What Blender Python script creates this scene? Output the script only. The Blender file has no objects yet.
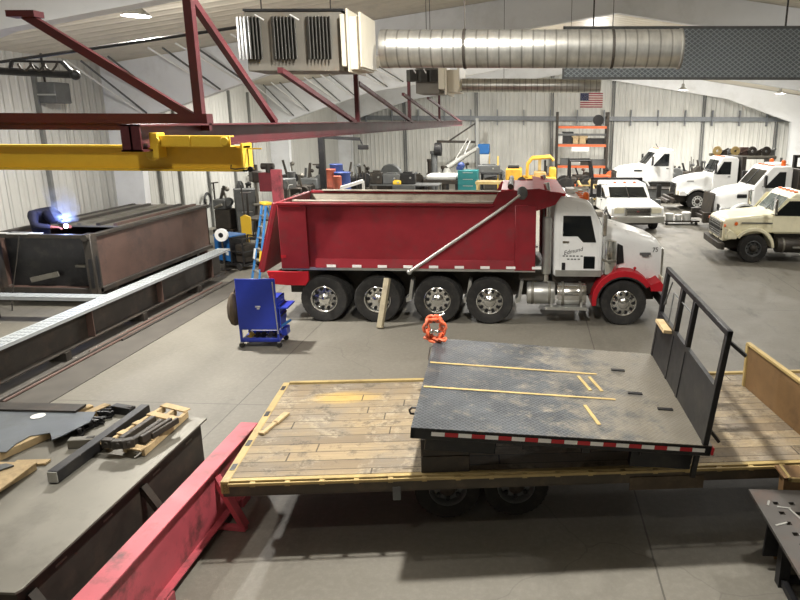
import bpy, math, random
from mathutils import Vector as V, Matrix
R = random.Random(7)
PI = math.pi
SC = bpy.context.scene
COL = SC.collection
ROOTM = {}

# ---------------------------------------------------------------- camera (a real crop of a phone picture: lens shift)
YAW, PITCH, ROLL, FPX, CX, CY, CAMH = 4.43067126e-02, 2.42881283e-01, 4.45178433e-03, 651.793874, 499.070092, 281.424710, 4.4
_F0 = V((-math.sin(YAW), math.cos(YAW), 0)); _R0 = V((math.cos(YAW), math.sin(YAW), 0)); _Z = V((0, 0, 1))
CF = _F0 * math.cos(PITCH) - _Z * math.sin(PITCH); _U0 = _F0 * math.sin(PITCH) + _Z * math.cos(PITCH)
CR = _R0 * math.cos(ROLL) + _U0 * math.sin(ROLL); CU = _U0 * math.cos(ROLL) - _R0 * math.sin(ROLL)

def ray(x, y): return CR * ((x - CX) / FPX) - CU * ((y - CY) / FPX) + CF
def gz(x, y, z=0.0):
    d = ray(x, y); return V((0, 0, CAMH)) + d * ((z - CAMH) / d.z)
def gy(x, y, Y):
    d = ray(x, y); return V((0, 0, CAMH)) + d * (Y / d.y)
def gx(x, y, X):
    d = ray(x, y); return V((0, 0, CAMH)) + d * (X / d.x)

cam = bpy.data.cameras.new('camera'); co = bpy.data.objects.new('camera', cam); COL.objects.link(co)
m = Matrix((CR, CU, -CF)).transposed().to_4x4(); m.translation = V((0, 0, CAMH)); co.matrix_world = m
cam.sensor_width = 36; cam.lens = FPX / 800 * 36; cam.shift_x = (400 - CX) / 800; cam.shift_y = (CY - 300) / 800
cam.clip_end = 200; SC.camera = co

# ---------------------------------------------------------------- materials
def lin(h):
    if isinstance(h, str): h = tuple(int(h[i:i + 2], 16) for i in (0, 2, 4))
    return tuple(((c / 255) / 12.92 if c / 255 < .04045 else ((c / 255 + .055) / 1.055) ** 2.4) for c in h) + (1,)
MATS = {}
class NT:
    def __init__(s, name):
        s.m = bpy.data.materials.new(name); s.m.use_nodes = True; s.t = s.m.node_tree
        s.b = s.t.nodes['Principled BSDF']; MATS[name] = s.m
        s.tc = s.n('ShaderNodeTexCoord')
    def n(s, ty, **k):
        n = s.t.nodes.new(ty)
        for a, b in k.items(): setattr(n, a, b)
        return n
    def l(s, a, b): s.t.links.new(a, b)
    def noise(s, scale, detail=4, rough=.6, vec=None):
        n = s.n('ShaderNodeTexNoise'); n.inputs['Scale'].default_value = scale; n.inputs['Detail'].default_value = detail
        n.inputs['Roughness'].default_value = rough; s.l(vec or s.tc.outputs['Object'], n.inputs['Vector']); return n.outputs['Fac']
    def ramp(s, f, a, b, ca=(0, 0, 0, 1), cb=(1, 1, 1, 1)):
        r = s.n('ShaderNodeValToRGB'); e = r.color_ramp.elements
        e[0].position = a; e[1].position = b; e[0].color = ca; e[1].color = cb; s.l(f, r.inputs[0]); return r.outputs[0]
    def mix(s, f, a, b, mode='MIX'):
        x = s.n('ShaderNodeMix', data_type='RGBA', blend_type=mode)
        for i, v in ((0, f), (6, a), (7, b)):
            if hasattr(v, 'is_linked'): s.l(v, x.inputs[i])
            else: x.inputs[i].default_value = v
        return x.outputs[2]
    def math(s, op, a, b=0.0, c=None):
        x = s.n('ShaderNodeMath', operation=op)
        for i, v in enumerate((a, b) if c is None else (a, b, c)):
            if hasattr(v, 'is_linked'): s.l(v, x.inputs[i])
            else: x.inputs[i].default_value = v
        return x.outputs[0]
    def xyz(s, src=None):
        x = s.n('ShaderNodeSeparateXYZ'); s.l(src or s.tc.outputs['Object'], x.inputs[0]); return x.outputs
    def mapping(s, sc):
        x = s.n('ShaderNodeMapping'); s.l(s.tc.outputs['Object'], x.inputs[0]); x.inputs['Scale'].default_value = sc; return x.outputs[0]
    def out(s, col=None, rough=None, metal=0, bump=None, bs=.2, bd=.02):
        if col is not None:
            if hasattr(col, 'is_linked'): s.l(col, s.b.inputs['Base Color'])
            else: s.b.inputs['Base Color'].default_value = col
        if rough is not None:
            if hasattr(rough, 'is_linked'): s.l(rough, s.b.inputs['Roughness'])
            else: s.b.inputs['Roughness'].default_value = rough
        s.b.inputs['Metallic'].default_value = metal
        if bump is not None:
            n = s.n('ShaderNodeBump'); n.inputs['Strength'].default_value = bs; n.inputs['Distance'].default_value = bd
            s.l(bump, n.inputs['Height']); s.l(n.outputs[0], s.b.inputs['Normal'])
        return s.m

def mat(name, h, rough=.55, metal=0., var=.14, scale=5., dirt=None, amt=.4, dscale=2.5):
    if name in MATS: return MATS[name]
    t = NT(name); c = lin(h)
    lo = tuple(x * (1 - var) for x in c[:3]) + (1,); hi = tuple(min(1, x * (1 + var)) for x in c[:3]) + (1,)
    col = t.mix(t.ramp(t.noise(scale, 5), .3, .7), lo, hi)
    if dirt:
        col = t.mix(t.math('MULTIPLY', t.ramp(t.noise(dscale, 7, .7), .5, .68), amt), col, lin(dirt))
    r = t.math('MULTIPLY_ADD', t.noise(scale * 2), .2, rough - .1)
    return t.out(col, r, metal)
def emis(name, h, st):
    t = NT(name); t.b.inputs['Emission Color'].default_value = lin(h); t.b.inputs['Emission Strength'].default_value = st
    return t.out(lin(h), .5)

def seam(t, co, period, off, w):   # 1 on a line repeated along a coordinate
    a = t.math('SUBTRACT', co, off); a = t.math('PINGPONG', a, period / 2)
    return t.math('LESS_THAN', a, w)

def m_floor():
    t = NT('concrete'); p = t.xyz()
    big = t.ramp(t.noise(.25, 6, .65), .35, .7); mid = t.ramp(t.noise(1.3, 8, .7), .3, .75)
    c = t.mix(big, lin('69655b'), lin('7b776d')); c = t.mix(t.math('MULTIPLY', mid, .5), c, lin('68645b'))
    c = t.mix(t.math('MULTIPLY', t.ramp(t.noise(14, 6, .7), .45, .8), .3), c, lin('96928a'))
    # drag scuffs and oil patches, mostly on the driving lane to the right
    sw = t.noise(.55, 9, .75, t.mapping((1.6, .45, 1))); lane = t.ramp(p[0], .5, 1.0)
    lane = t.math('MULTIPLY', t.math('GREATER_THAN', p[0], 2.6), t.math('GREATER_THAN', p[1], 9.8))
    oil = t.math('MULTIPLY', t.ramp(sw, .54, .62), t.math('MULTIPLY_ADD', lane, .62, .28))
    c = t.mix(oil, c, lin('4f4c45')); c = t.mix(t.math('MULTIPLY', lane, .35), c, lin('6a675f'))
    sm = t.math('MULTIPLY', t.ramp(t.noise(.9, 8, .8), .62, .68), .35); c = t.mix(sm, c, lin('4d4a44'))
    wob = t.math('MULTIPLY_ADD', t.noise(3), .02, -.01)
    x2 = t.math('ADD', p[0], wob); y2 = t.math('ADD', p[1], wob)
    j = t.math('MAXIMUM', seam(t, x2, 5.9, -4.55, .010), seam(t, y2, 5.9, 9.38, .008))
    v = t.n('ShaderNodeTexVoronoi', feature='DISTANCE_TO_EDGE'); v.inputs['Scale'].default_value = .11
    vw = t.n('ShaderNodeVectorMath', operation='ADD'); t.l(t.tc.outputs['Object'], vw.inputs[0])
    nn = t.n('ShaderNodeTexNoise'); nn.inputs['Scale'].default_value = .9; nn.inputs['Detail'].default_value = 3; t.l(t.tc.outputs['Object'], nn.inputs['Vector'])
    t.l(nn.outputs['Color'], vw.inputs[1]); t.l(vw.outputs[0], v.inputs['Vector'])
    cr = t.math('MULTIPLY', t.math('LESS_THAN', v.outputs['Distance'], .0009), .35)
    j = t.math('MAXIMUM', j, cr); c = t.mix(t.math('MULTIPLY', j, .75), c, lin('3f3c36'))
    return t.out(c, t.math('MULTIPLY_ADD', t.noise(2, 6), .3, .42), 0, t.noise(30, 6), .08)

def m_corr(name, h, axis, period=.3, seamp=2.1, dirt=.3):
    t = NT(name); p = t.xyz(); c0 = lin(h)
    c = t.mix(t.ramp(t.noise(.5, 6), .3, .7), tuple(x * .86 for x in c0[:3]) + (1,), c0)
    streak = t.noise(1.2, 5, .6, t.mapping((2, 2, .2))); c = t.mix(t.math('MULTIPLY', t.ramp(streak, .5, .8), dirt), c, lin('6d6a62'))
    rib = t.math('PINGPONG', p[axis], period / 2); rib = t.ramp(rib, period * .28, period * .4)
    s = seam(t, p[axis], seamp, .4, .018); c = t.mix(t.math('MULTIPLY', s, .45), c, lin('4a4a4a'))
    return t.out(c, .5, 0, rib, .8, .03)

def m_planks():
    t = NT('deck_planks'); p = t.xyz(); row = t.math('FLOOR', t.math('DIVIDE', p[1], .19))
    wn = t.n('ShaderNodeTexWhiteNoise', noise_dimensions='1D'); t.l(row, wn.inputs['W'])
    c = t.mix(wn.outputs[0], lin('7c6d57'), lin('a28f6e'))
    g = t.noise(3, 8, .7, t.mapping((.6, 9, 1))); c = t.mix(t.math('MULTIPLY', t.ramp(g, .35, .75), .55), c, lin('62564a'))
    c = t.mix(t.math('MULTIPLY', t.ramp(t.noise(1.1, 8, .75), .42, .62), .65), c, lin('77726a'))
    c = t.mix(t.math('MULTIPLY', t.ramp(t.noise(2.3, 7, .75), .52, .7), .6), c, lin('c4b79c'))
    c = t.mix(t.math('MULTIPLY', t.ramp(t.noise(4.5, 8, .8), .52, .62), .65), c, lin('4a4035'))
    # an old patch of yellow paint near the back left corner
    dx = t.math('SUBTRACT', p[0], .95); dy = t.math('MULTIPLY', t.math('SUBTRACT', p[1], 2.02), 2.2)
    d = t.math('SQRT', t.math('ADD', t.math('MULTIPLY', dx, dx), t.math('MULTIPLY', dy, dy)))
    c = t.mix(t.math('MULTIPLY', t.ramp(t.math('ADD', d, t.math('MULTIPLY', t.noise(3), .5)), .45, .75, (1, 1, 1, 1), (0, 0, 0, 1)), .6), c, lin('c8a552'))
    gap = seam(t, p[1], .19, 0, .006)
    off = t.math('MULTIPLY', wn.outputs[0], 3.1); butt = seam(t, t.math('ADD', p[0], off), 3.3, 0, .008)
    gp = t.math('MAXIMUM', gap, butt); c = t.mix(t.math('MULTIPLY', gp, .8), c, lin('2b251e'))
    h = t.math('SUBTRACT', g, gp)
    return t.out(c, .75, 0, h, .35)

def m_tread():
    t = NT('tread_plate'); p = t.xyz()
    a = t.math('SINE', t.math('MULTIPLY', t.math('ADD', p[0], p[1]), 110)); b = t.math('SINE', t.math('MULTIPLY', t.math('SUBTRACT', p[0], p[1]), 110))
    d = t.math('MAXIMUM', t.ramp(a, .6, .95), t.ramp(b, .6, .95))
    c = t.mix(t.ramp(t.noise(1.6, 7, .7), .35, .7), lin('34383c'), lin('565a5e'))
    c = t.mix(t.math('MULTIPLY', t.ramp(t.noise(2.1, 8, .75), .53, .64), .55), c, lin('827a6a'))
    c = t.mix(t.math('MULTIPLY', t.ramp(t.noise(6, 8, .8), .56, .66), .45), c, lin('9c9482'))
    # worn bare toward the rack end
    worn = t.math('MULTIPLY', t.ramp(t.math('MULTIPLY_ADD', t.noise(3, 7, .75), 1.0, t.math('MULTIPLY', p[0], .17)), .72, .9), .62)
    c = t.mix(worn, c, lin('8f8674')); c = t.mix(t.math('MULTIPLY', d, .2), c, lin('7d8083'))
    return t.out(c, t.math('MULTIPLY_ADD', t.noise(4), .3, .22), .35, d, .35, .01)

def m_mesh():
    t = NT('expanded_metal'); p = t.xyz()
    a = t.math('PINGPONG', t.math('ADD', t.math('MULTIPLY', p[0], 1.0), t.math('MULTIPLY', p[2], 1.35)), .06)
    b = t.math('PINGPONG', t.math('SUBTRACT', t.math('MULTIPLY', p[0], 1.0), t.math('MULTIPLY', p[2], 1.35)), .06)
    w = t.math('MINIMUM', a, b); w = t.ramp(w, .008, .022, (1, 1, 1, 1), (0, 0, 0, 1))
    c = t.mix(w, lin('6d7478'), lin('a3abb0')); return t.out(c, .5, .3, w, .6, .02)

def m_duct():
    t = NT('galvanised_duct'); p = t.xyz(); s = seam(t, p[0], .16, 0, .012)
    c = t.mix(t.ramp(t.noise(3, 5, .6, t.mapping((3, 1, 1))), .3, .7), lin('b4b4b0'), lin('d6d5cf')); c = t.mix(t.math('MULTIPLY', s, .5), c, lin('55554f'))
    c = t.mix(t.math('MULTIPLY', t.ramp(t.noise(1.2, 7, .7), .5, .75), .4), c, lin('6f6a5e'))
    return t.out(c, .33, .85, t.math('SUBTRACT', 1.0, s), .4, .01)

M = dict(
    white=mat('truck_white', 'e6e7e6', .3, 0, .04, 3, 'a8a49a', .12, 3), cream=mat('cream_paint', 'e6e0c2', .35, 0, .05, 3, 'a79f80', .2, 4),
    dwhite=mat('dusty_white_paint', 'cfd0cd', .4, 0, .06, 3, '8d8a82', .3, 2), red=mat('dump_red', '7e222a', .45, 0, .12, 2.5, '5a3a3a', .4, 3),
    fred=mat('fender_red', 'a61c26', .5, 0, .08, 3), bred=mat('beam_red', 'b5505a', .5, 0, .14, 3, '4a3634', .85, 2.6),
    crimson=mat('runway_red', '521e24', .5, 0, .2, 2, '2e1c1c', .5, 1.5), yellow=mat('crane_yellow', 'efc63c', .45, 0, .06, 3, 'b08a2c', .25, 3),
    black=mat('black_steel', '1e1e20', .45, .2, .25, 5, '4a463e', .3, 4), dark=mat('dark_steel', '38342f', .55, .3, .2, 4, '5a4c40', .45, 3),
    rust=mat('mill_steel_brown', '5d4840', .6, .2, .18, 2.5, '3d3431', .6, 1.6), steel=mat('bare_steel', '77746b', .5, .45, .12, 2, '57534b', .55, 1.5),
    steel2=mat('blue_grey_steel', '747a80', .4, .5, .12, 3, '5c5a55', .4, 2), chrome=mat('chrome', 'd6d6d4', .16, 1., .05, 3),
    alu=mat('aluminium', 'b9b9b5', .35, .8, .1, 4), galv=mat('galvanised_plank', 'a4a9ab', .45, .15, .08, 6), rubber=mat('rubber', '222120', .85, 0, .25, 9, '46423c', .5, 5),
    glass=mat('dark_glass', '14181a', .08, 0, .2, 2), lglass=mat('pale_glass', '5a6464', .1, 0, .3, 3, '97a09c', .6, 1.2), wood=mat('pale_wood', 'b69f78', .75, 0, .2, 6, '7f6a4b', .5, 5),
    tan=mat('tan_paint_steel', 'a8925f', .55, 0, .15, 3, '6e5a3e', .5, 4), tanrust=mat('rusted_tan_sheet', '755a3a', .6, .1, .2, 2, '54402b', .75, 2.2),
    blue=mat('cart_blue', '23379e', .4, 0, .08, 4), mblue=mat('machine_blue', '1f5b96', .45, 0, .1, 4), lblue=mat('ladder_blue', '3f83c4', .5, 0, .08, 4),
    lyellow=mat('lift_yellow', 'cf9f34', .5, 0, .12, 4, '7a5c24', .5, 3), teal=mat('teal_paint', '1a6e70', .5, 0, .12, 4), orange=mat('rack_orange', 'd2663a', .5, 0, .1, 5), lens=mat('amber_lens', 'e06a2a', .3, 0, .1, 5),
    canvas=mat('brown_canvas', '4f4334', .9, 0, .25, 9), primer=mat('pale_grey_primer', '9fa09c', .5, 0, .1, 3), grey=mat('machine_grey', '5c5e5e', .5, .1, .18, 5, '37322c', .4, 3),
    beige=mat('beige_duct_paint', 'd9d2bf', .5, 0, .05, 3), lining=mat('worn_box_lining', 'aaa294', .6, .1, .15, 3, '6f665b', .6, 2.5), tape=mat('reflective_white', 'e9e9e6', .35, 0, .04, 6), tred=mat('reflective_red', 'b51f28', .35, 0, .06, 6),
    rodw=mat('white_rod', 'e4e4e2', .4, 0, .05, 5), struct=mat('frame_white', 'e0e2e4', .5, 0, .05, .8, '9b988e', .25, .6), brown=mat('cylinder_brown', '4a2f28', .5, 0, .15, 5),
    navy=mat('navy_jacket', '14162e', .8, 0, .2, 8), skin=mat('skin', 'b98a70', .6, 0, .06, 9), glove=mat('welding_glove', '8c4a3c', .8, 0, .2, 9), orag=mat('orange_chain', 'd8633f', .5, 0, .15, 12, 'efb29a', .5, 14),
    hlens=mat('headlamp_lens', 'cfcab4', .15, 0, .1, 9), flagred=mat('flag_red', '9c2a3a', .8), flagwhite=mat('flag_white', 'd9d3cc', .8), flagblue=mat('flag_blue', '2b3154', .8), rorange=mat('faded_orange', 'a8553f', .6, 0, .2, 5, '5a4238', .5, 3), drum=mat('drum_blue', '2c4079', .5, 0, .12, 5),
    tread=m_tread(), planks=m_planks(), mesh=m_mesh(), duct=m_duct())

for k_ in ('red', 'fred'): M[k_].node_tree.nodes['Principled BSDF'].inputs['Specular IOR Level'].default_value = .22
# ---------------------------------------------------------------- mesh builder
class MB:
    DEF = None
    def __init__(s): s.v = []; s.f = []; s.M = MB.DEF
    def add(s, vs, fs, m=0):
        b = len(s.v); s.v += [(s.M @ V(p)) if s.M else V(p) for p in vs]; s.f += [(tuple(b + i for i in f), m) for f in fs]; return s
    def box(s, x0, x1, y0, y1, z0, z1, m=0):
        vs = [(x, y, z) for z in (z0, z1) for y in (y0, y1) for x in (x0, x1)]
        return s.add(vs, [(0, 2, 3, 1), (4, 5, 7, 6), (0, 1, 5, 4), (2, 6, 7, 3), (0, 4, 6, 2), (1, 3, 7, 5)], m)
    def bar(s, p, q, w=.05, h=None, m=0, up=(0, 0, 1)):
        p, q = V(p), V(q); h = w if h is None else h; d = (q - p).normalized(); u = V(up)
        if abs(d.dot(u)) > .98: u = V((0, 1, 0))
        a = d.cross(u).normalized() * w / 2; b = a.cross(d).normalized() * h / 2
        vs = [c + i * a + j * b for c in (p, q) for i, j in ((-1, -1), (1, -1), (1, 1), (-1, 1))]
        return s.add(vs, [(0, 1, 2, 3), (7, 6, 5, 4), (0, 4, 5, 1), (1, 5, 6, 2), (2, 6, 7, 3), (3, 7, 4, 0)], m)
    def tube(s, p, q, r, n=10, m=0, r2=None, cap=True):
        p, q = V(p), V(q); r2 = r if r2 is None else r2; d = (q - p).normalized(); u = V((0, 0, 1)) if abs(d.z) < .9 else V((1, 0, 0))
        a = d.cross(u).normalized(); b = d.cross(a)
        vs = [c + (a * math.cos(t) + b * math.sin(t)) * rr for c, rr in ((p, r), (q, r2)) for t in [2 * PI * i / n for i in range(n)]]
        fs = [(i, (i + 1) % n, n + (i + 1) % n, n + i) for i in range(n)]
        if cap: fs += [tuple(range(n))[::-1], tuple(range(n, 2 * n))]
        return s.add(vs, fs, m)
    def path(s, pts, r, n=8, m=0, closed=False):
        pts = [V(p) for p in pts]; N = len(pts); rings = []; a0 = None
        for i, p in enumerate(pts):
            d = (pts[(i + 1) % N] - pts[i - 1]) if closed or 0 < i < N - 1 else (pts[1] - pts[0] if i == 0 else pts[-1] - pts[-2])
            d.normalize(); u = a0 if a0 is not None else (V((0, 0, 1)) if abs(d.z) < .9 else V((1, 0, 0)))
            a = (u - d * u.dot(d)).normalized(); a0 = a; b = d.cross(a)
            rings.append([p + (a * math.cos(t) + b * math.sin(t)) * r for t in [2 * PI * k / n for k in range(n)]])
        return s.loft(rings, m, cap=not closed, closed=closed)
    def loft(s, rings, m=0, cap=True, closed=False):
        n = len(rings[0]); N = len(rings); vs = [p for r in rings for p in r]; fs = []
        for j in range(N if closed else N - 1):
            k = (j + 1) % N
            fs += [(j * n + i, j * n + (i + 1) % n, k * n + (i + 1) % n, k * n + i) for i in range(n)]
        if cap and not closed: fs += [tuple(range(n))[::-1], tuple(range((N - 1) * n, N * n))]
        return s.add(vs, fs, m)
    def prism(s, poly, ax, a, b, m=0):
        f = {'x': lambda p, t: (t, p[0], p[1]), 'y': lambda p, t: (p[0], t, p[1]), 'z': lambda p, t: (p[0], p[1], t)}[ax]
        return s.loft([[f(p, a) for p in poly], [f(p, b) for p in poly]], m)
    def lathe(s, prof, c=(0, 0, 0), ax='z', n=20, m=0, cap=True):
        def g(r, h, t):
            a, b = r * math.cos(t), r * math.sin(t)
            return {'z': (a, b, h), 'y': (a, h, b), 'x': (h, a, b)}[ax]
        rings = [[V(c) + V(g(r, h, 2 * PI * i / n)) for i in range(n)] for r, h in prof]
        return s.loft(rings, m, cap)
    def ball(s, c, r, m=0, sq=(1, 1, 1), n=12):
        k = n // 2 + 1
        return s.loft([[V(c) + V((sq[0] * r * math.sin(a) * math.cos(2 * PI * i / n), sq[1] * r * math.sin(a) * math.sin(2 * PI * i / n), sq[2] * r * math.cos(a))) for i in range(n)]
                       for a in [.02 + (PI - .04) * j / k for j in range(k + 1)]], m)
    def ibeam(s, p, q, w, h, t=.02, m=0, up=(0, 0, 1)):
        p, q, u = V(p), V(q), V(up)
        d = (q - p).normalized(); a = d.cross(u).normalized(); u = a.cross(d).normalized()
        for o in (h / 2 - t / 2, -h / 2 + t / 2): s.bar(p + u * o, q + u * o, w, t, m, u)
        return s.bar(p, q, t, h - 2 * t, m, u)
    def build(s, name, mats, parent=None, bevel=0, seg=1, world=False, loc=None, angle=35, sub=0):
        me = bpy.data.meshes.new(name); vs = s.v
        if world and parent is not None:
            inv = ROOTM[parent.name].inverted(); vs = [inv @ p for p in vs]
        if loc is not None: vs = [p - V(loc) for p in vs]
        me.from_pydata([tuple(p) for p in vs], [], [f for f, _ in s.f])
        for mm in (mats if isinstance(mats, (list, tuple)) else [mats]): me.materials.append(M[mm] if isinstance(mm, str) else mm)
        me.polygons.foreach_set('material_index', [k for _, k in s.f])
        me.polygons.foreach_set('use_smooth', [True] * len(s.f))
        import bmesh
        bm = bmesh.new(); bm.from_mesh(me); bmesh.ops.recalc_face_normals(bm, faces=bm.faces); bm.to_mesh(me); bm.free()
        me.set_sharp_from_angle(angle=math.radians(angle))
        o = bpy.data.objects.new(name, me); COL.objects.link(o)
        if loc is not None: o.location = loc
        if parent is not None:
            o.parent = parent; ROOTM[o.name] = ROOTM.get(parent.name, Matrix())
        if bevel:
            md = o.modifiers.new('bevel', 'BEVEL'); md.width = bevel; md.segments = seg; md.limit_method = 'ANGLE'; md.angle_limit = math.radians(40)
            md.harden_normals = False
        if sub:
            md = o.modifiers.new('sub', 'SUBSURF'); md.levels = sub; md.render_levels = sub
        return o

def tag(o, label, cat, group=None, kind=None):
    o['label'] = label; o['category'] = cat
    if group: o['group'] = group
    if kind: o['kind'] = kind
    return o
def thing(name, label, cat, loc=(0, 0, 0), rz=0, group=None, scale=1.0):
    o = bpy.data.objects.new(name, None); COL.objects.link(o); o.location = loc; o.rotation_euler = (0, 0, rz); o.scale = (scale,) * 3
    o.empty_display_size = .1
    ROOTM[o.name] = Matrix.Translation(V(loc)) @ Matrix.Rotation(rz, 4, 'Z') @ Matrix.Scale(scale, 4); return tag(o, label, cat, group)
def solo(mb, name, mats, label, cat, loc=None, group=None, kind=None, **k):
    if loc is None:
        n = len(mb.v); loc = V((sum(p.x for p in mb.v) / n, sum(p.y for p in mb.v) / n, min(p.z for p in mb.v)))
    return tag(mb.build(name, mats, None, loc=loc, **k), label, cat, group, kind)
def inst(src, parent, loc=(0, 0, 0), rot=(0, 0, 0), sc=(1, 1, 1)):
    o = src.copy(); COL.objects.link(o); o.parent = parent; o.location = loc; o.rotation_euler = rot; o.scale = sc
    ROOTM[o.name] = ROOTM[parent.name]
    return o
def copy_tree(o, parent=None):
    c = o.copy(); COL.objects.link(c)
    if parent is not None: c.parent = parent
    for ch in [x for x in COL.objects if x.parent == o]: copy_tree(ch, c)
    return c
def lettering(txt, parent, loc, rot, size, m, name='lettering', shear=0):
    cu = bpy.data.curves.new(name, 'FONT'); cu.body = txt; cu.size = size; cu.extrude = .002; cu.shear = shear; cu.align_x = 'CENTER'
    tmp = bpy.data.objects.new(name, cu); me = bpy.data.meshes.new_from_object(tmp)
    bpy.data.objects.remove(tmp); me.materials.clear(); me.materials.append(M[m])
    o = bpy.data.objects.new(name, me); COL.objects.link(o); o.parent = parent; o.location = loc; o.rotation_euler = rot; return o
def struct(mb, name, mats, parent=None, **k):
    o = mb.build(name, mats, parent, **k)
    if parent is None: o['kind'] = 'structure'
    return o
# ================================================================ the building
XL, XR, YB, YN, XRIDGE = -13.2, 18.4, 47.0, -5.0, 2.5
def ceil_z(x): return 8.3 - .146 * abs(x - XRIDGE)
struct(MB().box(XL - .2, XR + .2, YN - .2, YB + .2, -.2, 0), 'floor', m_floor())
wallm = m_corr('wall_panels_back', 'dcdcd6', 0, .3, 3.1)
wallm2 = m_corr('wall_panels_side', 'c8c8c2', 1, .3, 2.6)
struct(MB().prism([(XL, 0), (XR, 0), (XR, ceil_z(XR)), (XRIDGE, 8.3), (XL, ceil_z(XL))], 'y', YB, YB + .2), 'wall_back', wallm)
struct(MB().prism([(XL, 0), (XR, 0), (XR, ceil_z(XR)), (XRIDGE, 8.3), (XL, ceil_z(XL))], 'y', YN - .2, YN), 'wall_near', wallm)
struct(MB().box(XL - .2, XL, YN, YB, 0, ceil_z(XL) + .1), 'wall_left', wallm2)
struct(MB().box(XR, XR + .2, YN, YB, 0, ceil_z(XR) + .1), 'wall_right', wallm2)
ceilm = m_corr('ceiling_liner', 'e2dac8', 1, .5, 4.2, .25)
struct(MB().prism([(XL - .2, ceil_z(XL)), (XRIDGE, 8.3), (XR + .2, ceil_z(XR)), (XR + .2, ceil_z(XR) + .2), (XRIDGE, 8.5), (XL - .2, ceil_z(XL) + .2)], 'y', YN, YB), 'ceiling', ceilm)
# rigid frames: tapered columns and rafters
low = [(XL + .9, 0), (XL + 1.0, 4.35), (-8, 5.72), (XRIDGE, 7.45), (13.0, 5.85), (XR - 1.0, 4.35), (XR - .9, 0)]
top = [(XR, 0), (XR, ceil_z(XR)), (XRIDGE, 8.3), (XL, ceil_z(XL)), (XL, 0)]
n = 0
for Y in (10.3, 20.5, 33.5, 45.6):
    n += 1
    mb = MB(); q = list(reversed(top))
    # four quads per side so the web stays well shaped
    pairs = [(low[0], (XL, 0)), (low[1], (XL, ceil_z(XL) - .02)), (low[2], (-8, ceil_z(-8))), (low[3], (XRIDGE, 8.3)), (low[4], (13, ceil_z(13))), (low[5], (XR, ceil_z(XR) - .02)), (low[6], (XR, 0))]
    for (a, b), (c, d) in zip(pairs, pairs[1:]): mb.prism([a, c, d, b], 'y', Y - .09, Y + .09)
    for a, b in zip(low, low[1:]): mb.bar((a[0], Y, a[1]), (b[0], Y, b[1]), .3, .03, 0, (0, 0, 1) if abs(a[0] - b[0]) > 1 else (1, 0, 0))
    fr = struct(mb, 'trim_%d' % n, 'struct')
    if Y in (20.5, 33.5):
        for x in (-12.0, -11.2, -9.6, -8.8, -7.2, -6.4):
            zl = 4.45 + (x + 12.2) * .295
            for dx, mm in ((0, 'rodw'), (.14, 'grey')):
                MB().tube((x + dx, Y - .15, zl + .05), (x - 1.1 + dx * 3, Y - 1.7, ceil_z(x - 1.1) - .05), .028, 6).build('brace', mm, fr)
# girt line with hangers along the back wall, eave gas pipe along the left bays
mb = MB().box(XL, XR, YB - .22, YB - .02, 4.42, 4.66).box(XL, XR, YB - .3, YB - .02, 4.36, 4.42)
x = -11.5
while x < XR:
    mb.box(x - .03, x + .03, YB - .34, YB, 4.05, 5.1); x += 1.85
struct(mb, 'trim_5', mat('girt_grey', '82868a', .5, .2))
for k, px in enumerate((613, 704, 778, 552, 476, 404)):
    p = gy(px, 110, YB - .1)
    struct(MB().box(p.x - .09, p.x - .04, YB - .12, YB, 0, ceil_z(p.x) - .3).box(p.x + .05, p.x + .12, YB - .14, YB, 0, ceil_z(p.x) - .3), 'trim_%d' % (6 + k), mat('downspout_grey', '6e7070', .5))
for k, Y in enumerate((17.5, 22.9, 24.3, 26.5, 29.0, 31)):
    struct(MB().box(XL, XL + .1, Y - .05, Y + .05, 0, 5.6), 'trim_%d' % (12 + k), mat('wall_post_grey', '6f706c', .6))
pa, pb = gy(0, 62, 12.5), gy(205, 32, 12.5)
struct(MB().tube(pa, pb + (pb - pa) * .6, .03, 8), 'trim_18', 'black')

# ---------------------------------------------------------------- lamps
def lamp(x, y, z, w, label, vis=True):
    t = thing('high_bay_lamp', label, 'ceiling lamp', (x, y, z), 0, 'high bay lamps under the ceiling')
    MB().lathe([(.05, .36), (.09, .3), (.1, .16), (.26, .02), (.26, 0), (.24, 0), (.09, .14), (.02, .14)], n=18).build('dome', 'primer', t)
    MB().lathe([(.001, .05), (.16, .05), (.2, .012), (.001, .008)], n=16).build('bulb', BULB, t)
    MB().tube((0, 0, .35), (0, 0, max(.5, ceil_z(x) - z)), .012, 6).build('stem', 'dark', t)
    l = bpy.data.lights.new('lamp_light', 'AREA'); l.shape = 'DISK'; l.size = .4; l.energy = w * .8; l.color = (1, .965, .9); l.spread = math.radians(165)
    o = bpy.data.objects.new('lamp_light', l); COL.objects.link(o); o.location = (x, y, z - .02)
    l = bpy.data.lights.new('added_uplight', 'POINT'); l.energy = w * .45; l.color = (1, .97, .92); l.shadow_soft_size = .12  # point light added under each dome to lift the ceiling
    o = bpy.data.objects.new('added_uplight', l); COL.objects.link(o); o.location = (x, y, z - .16)
BULB = emis('lamp_glow', 'fffaf0', 14)
W = 620
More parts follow.
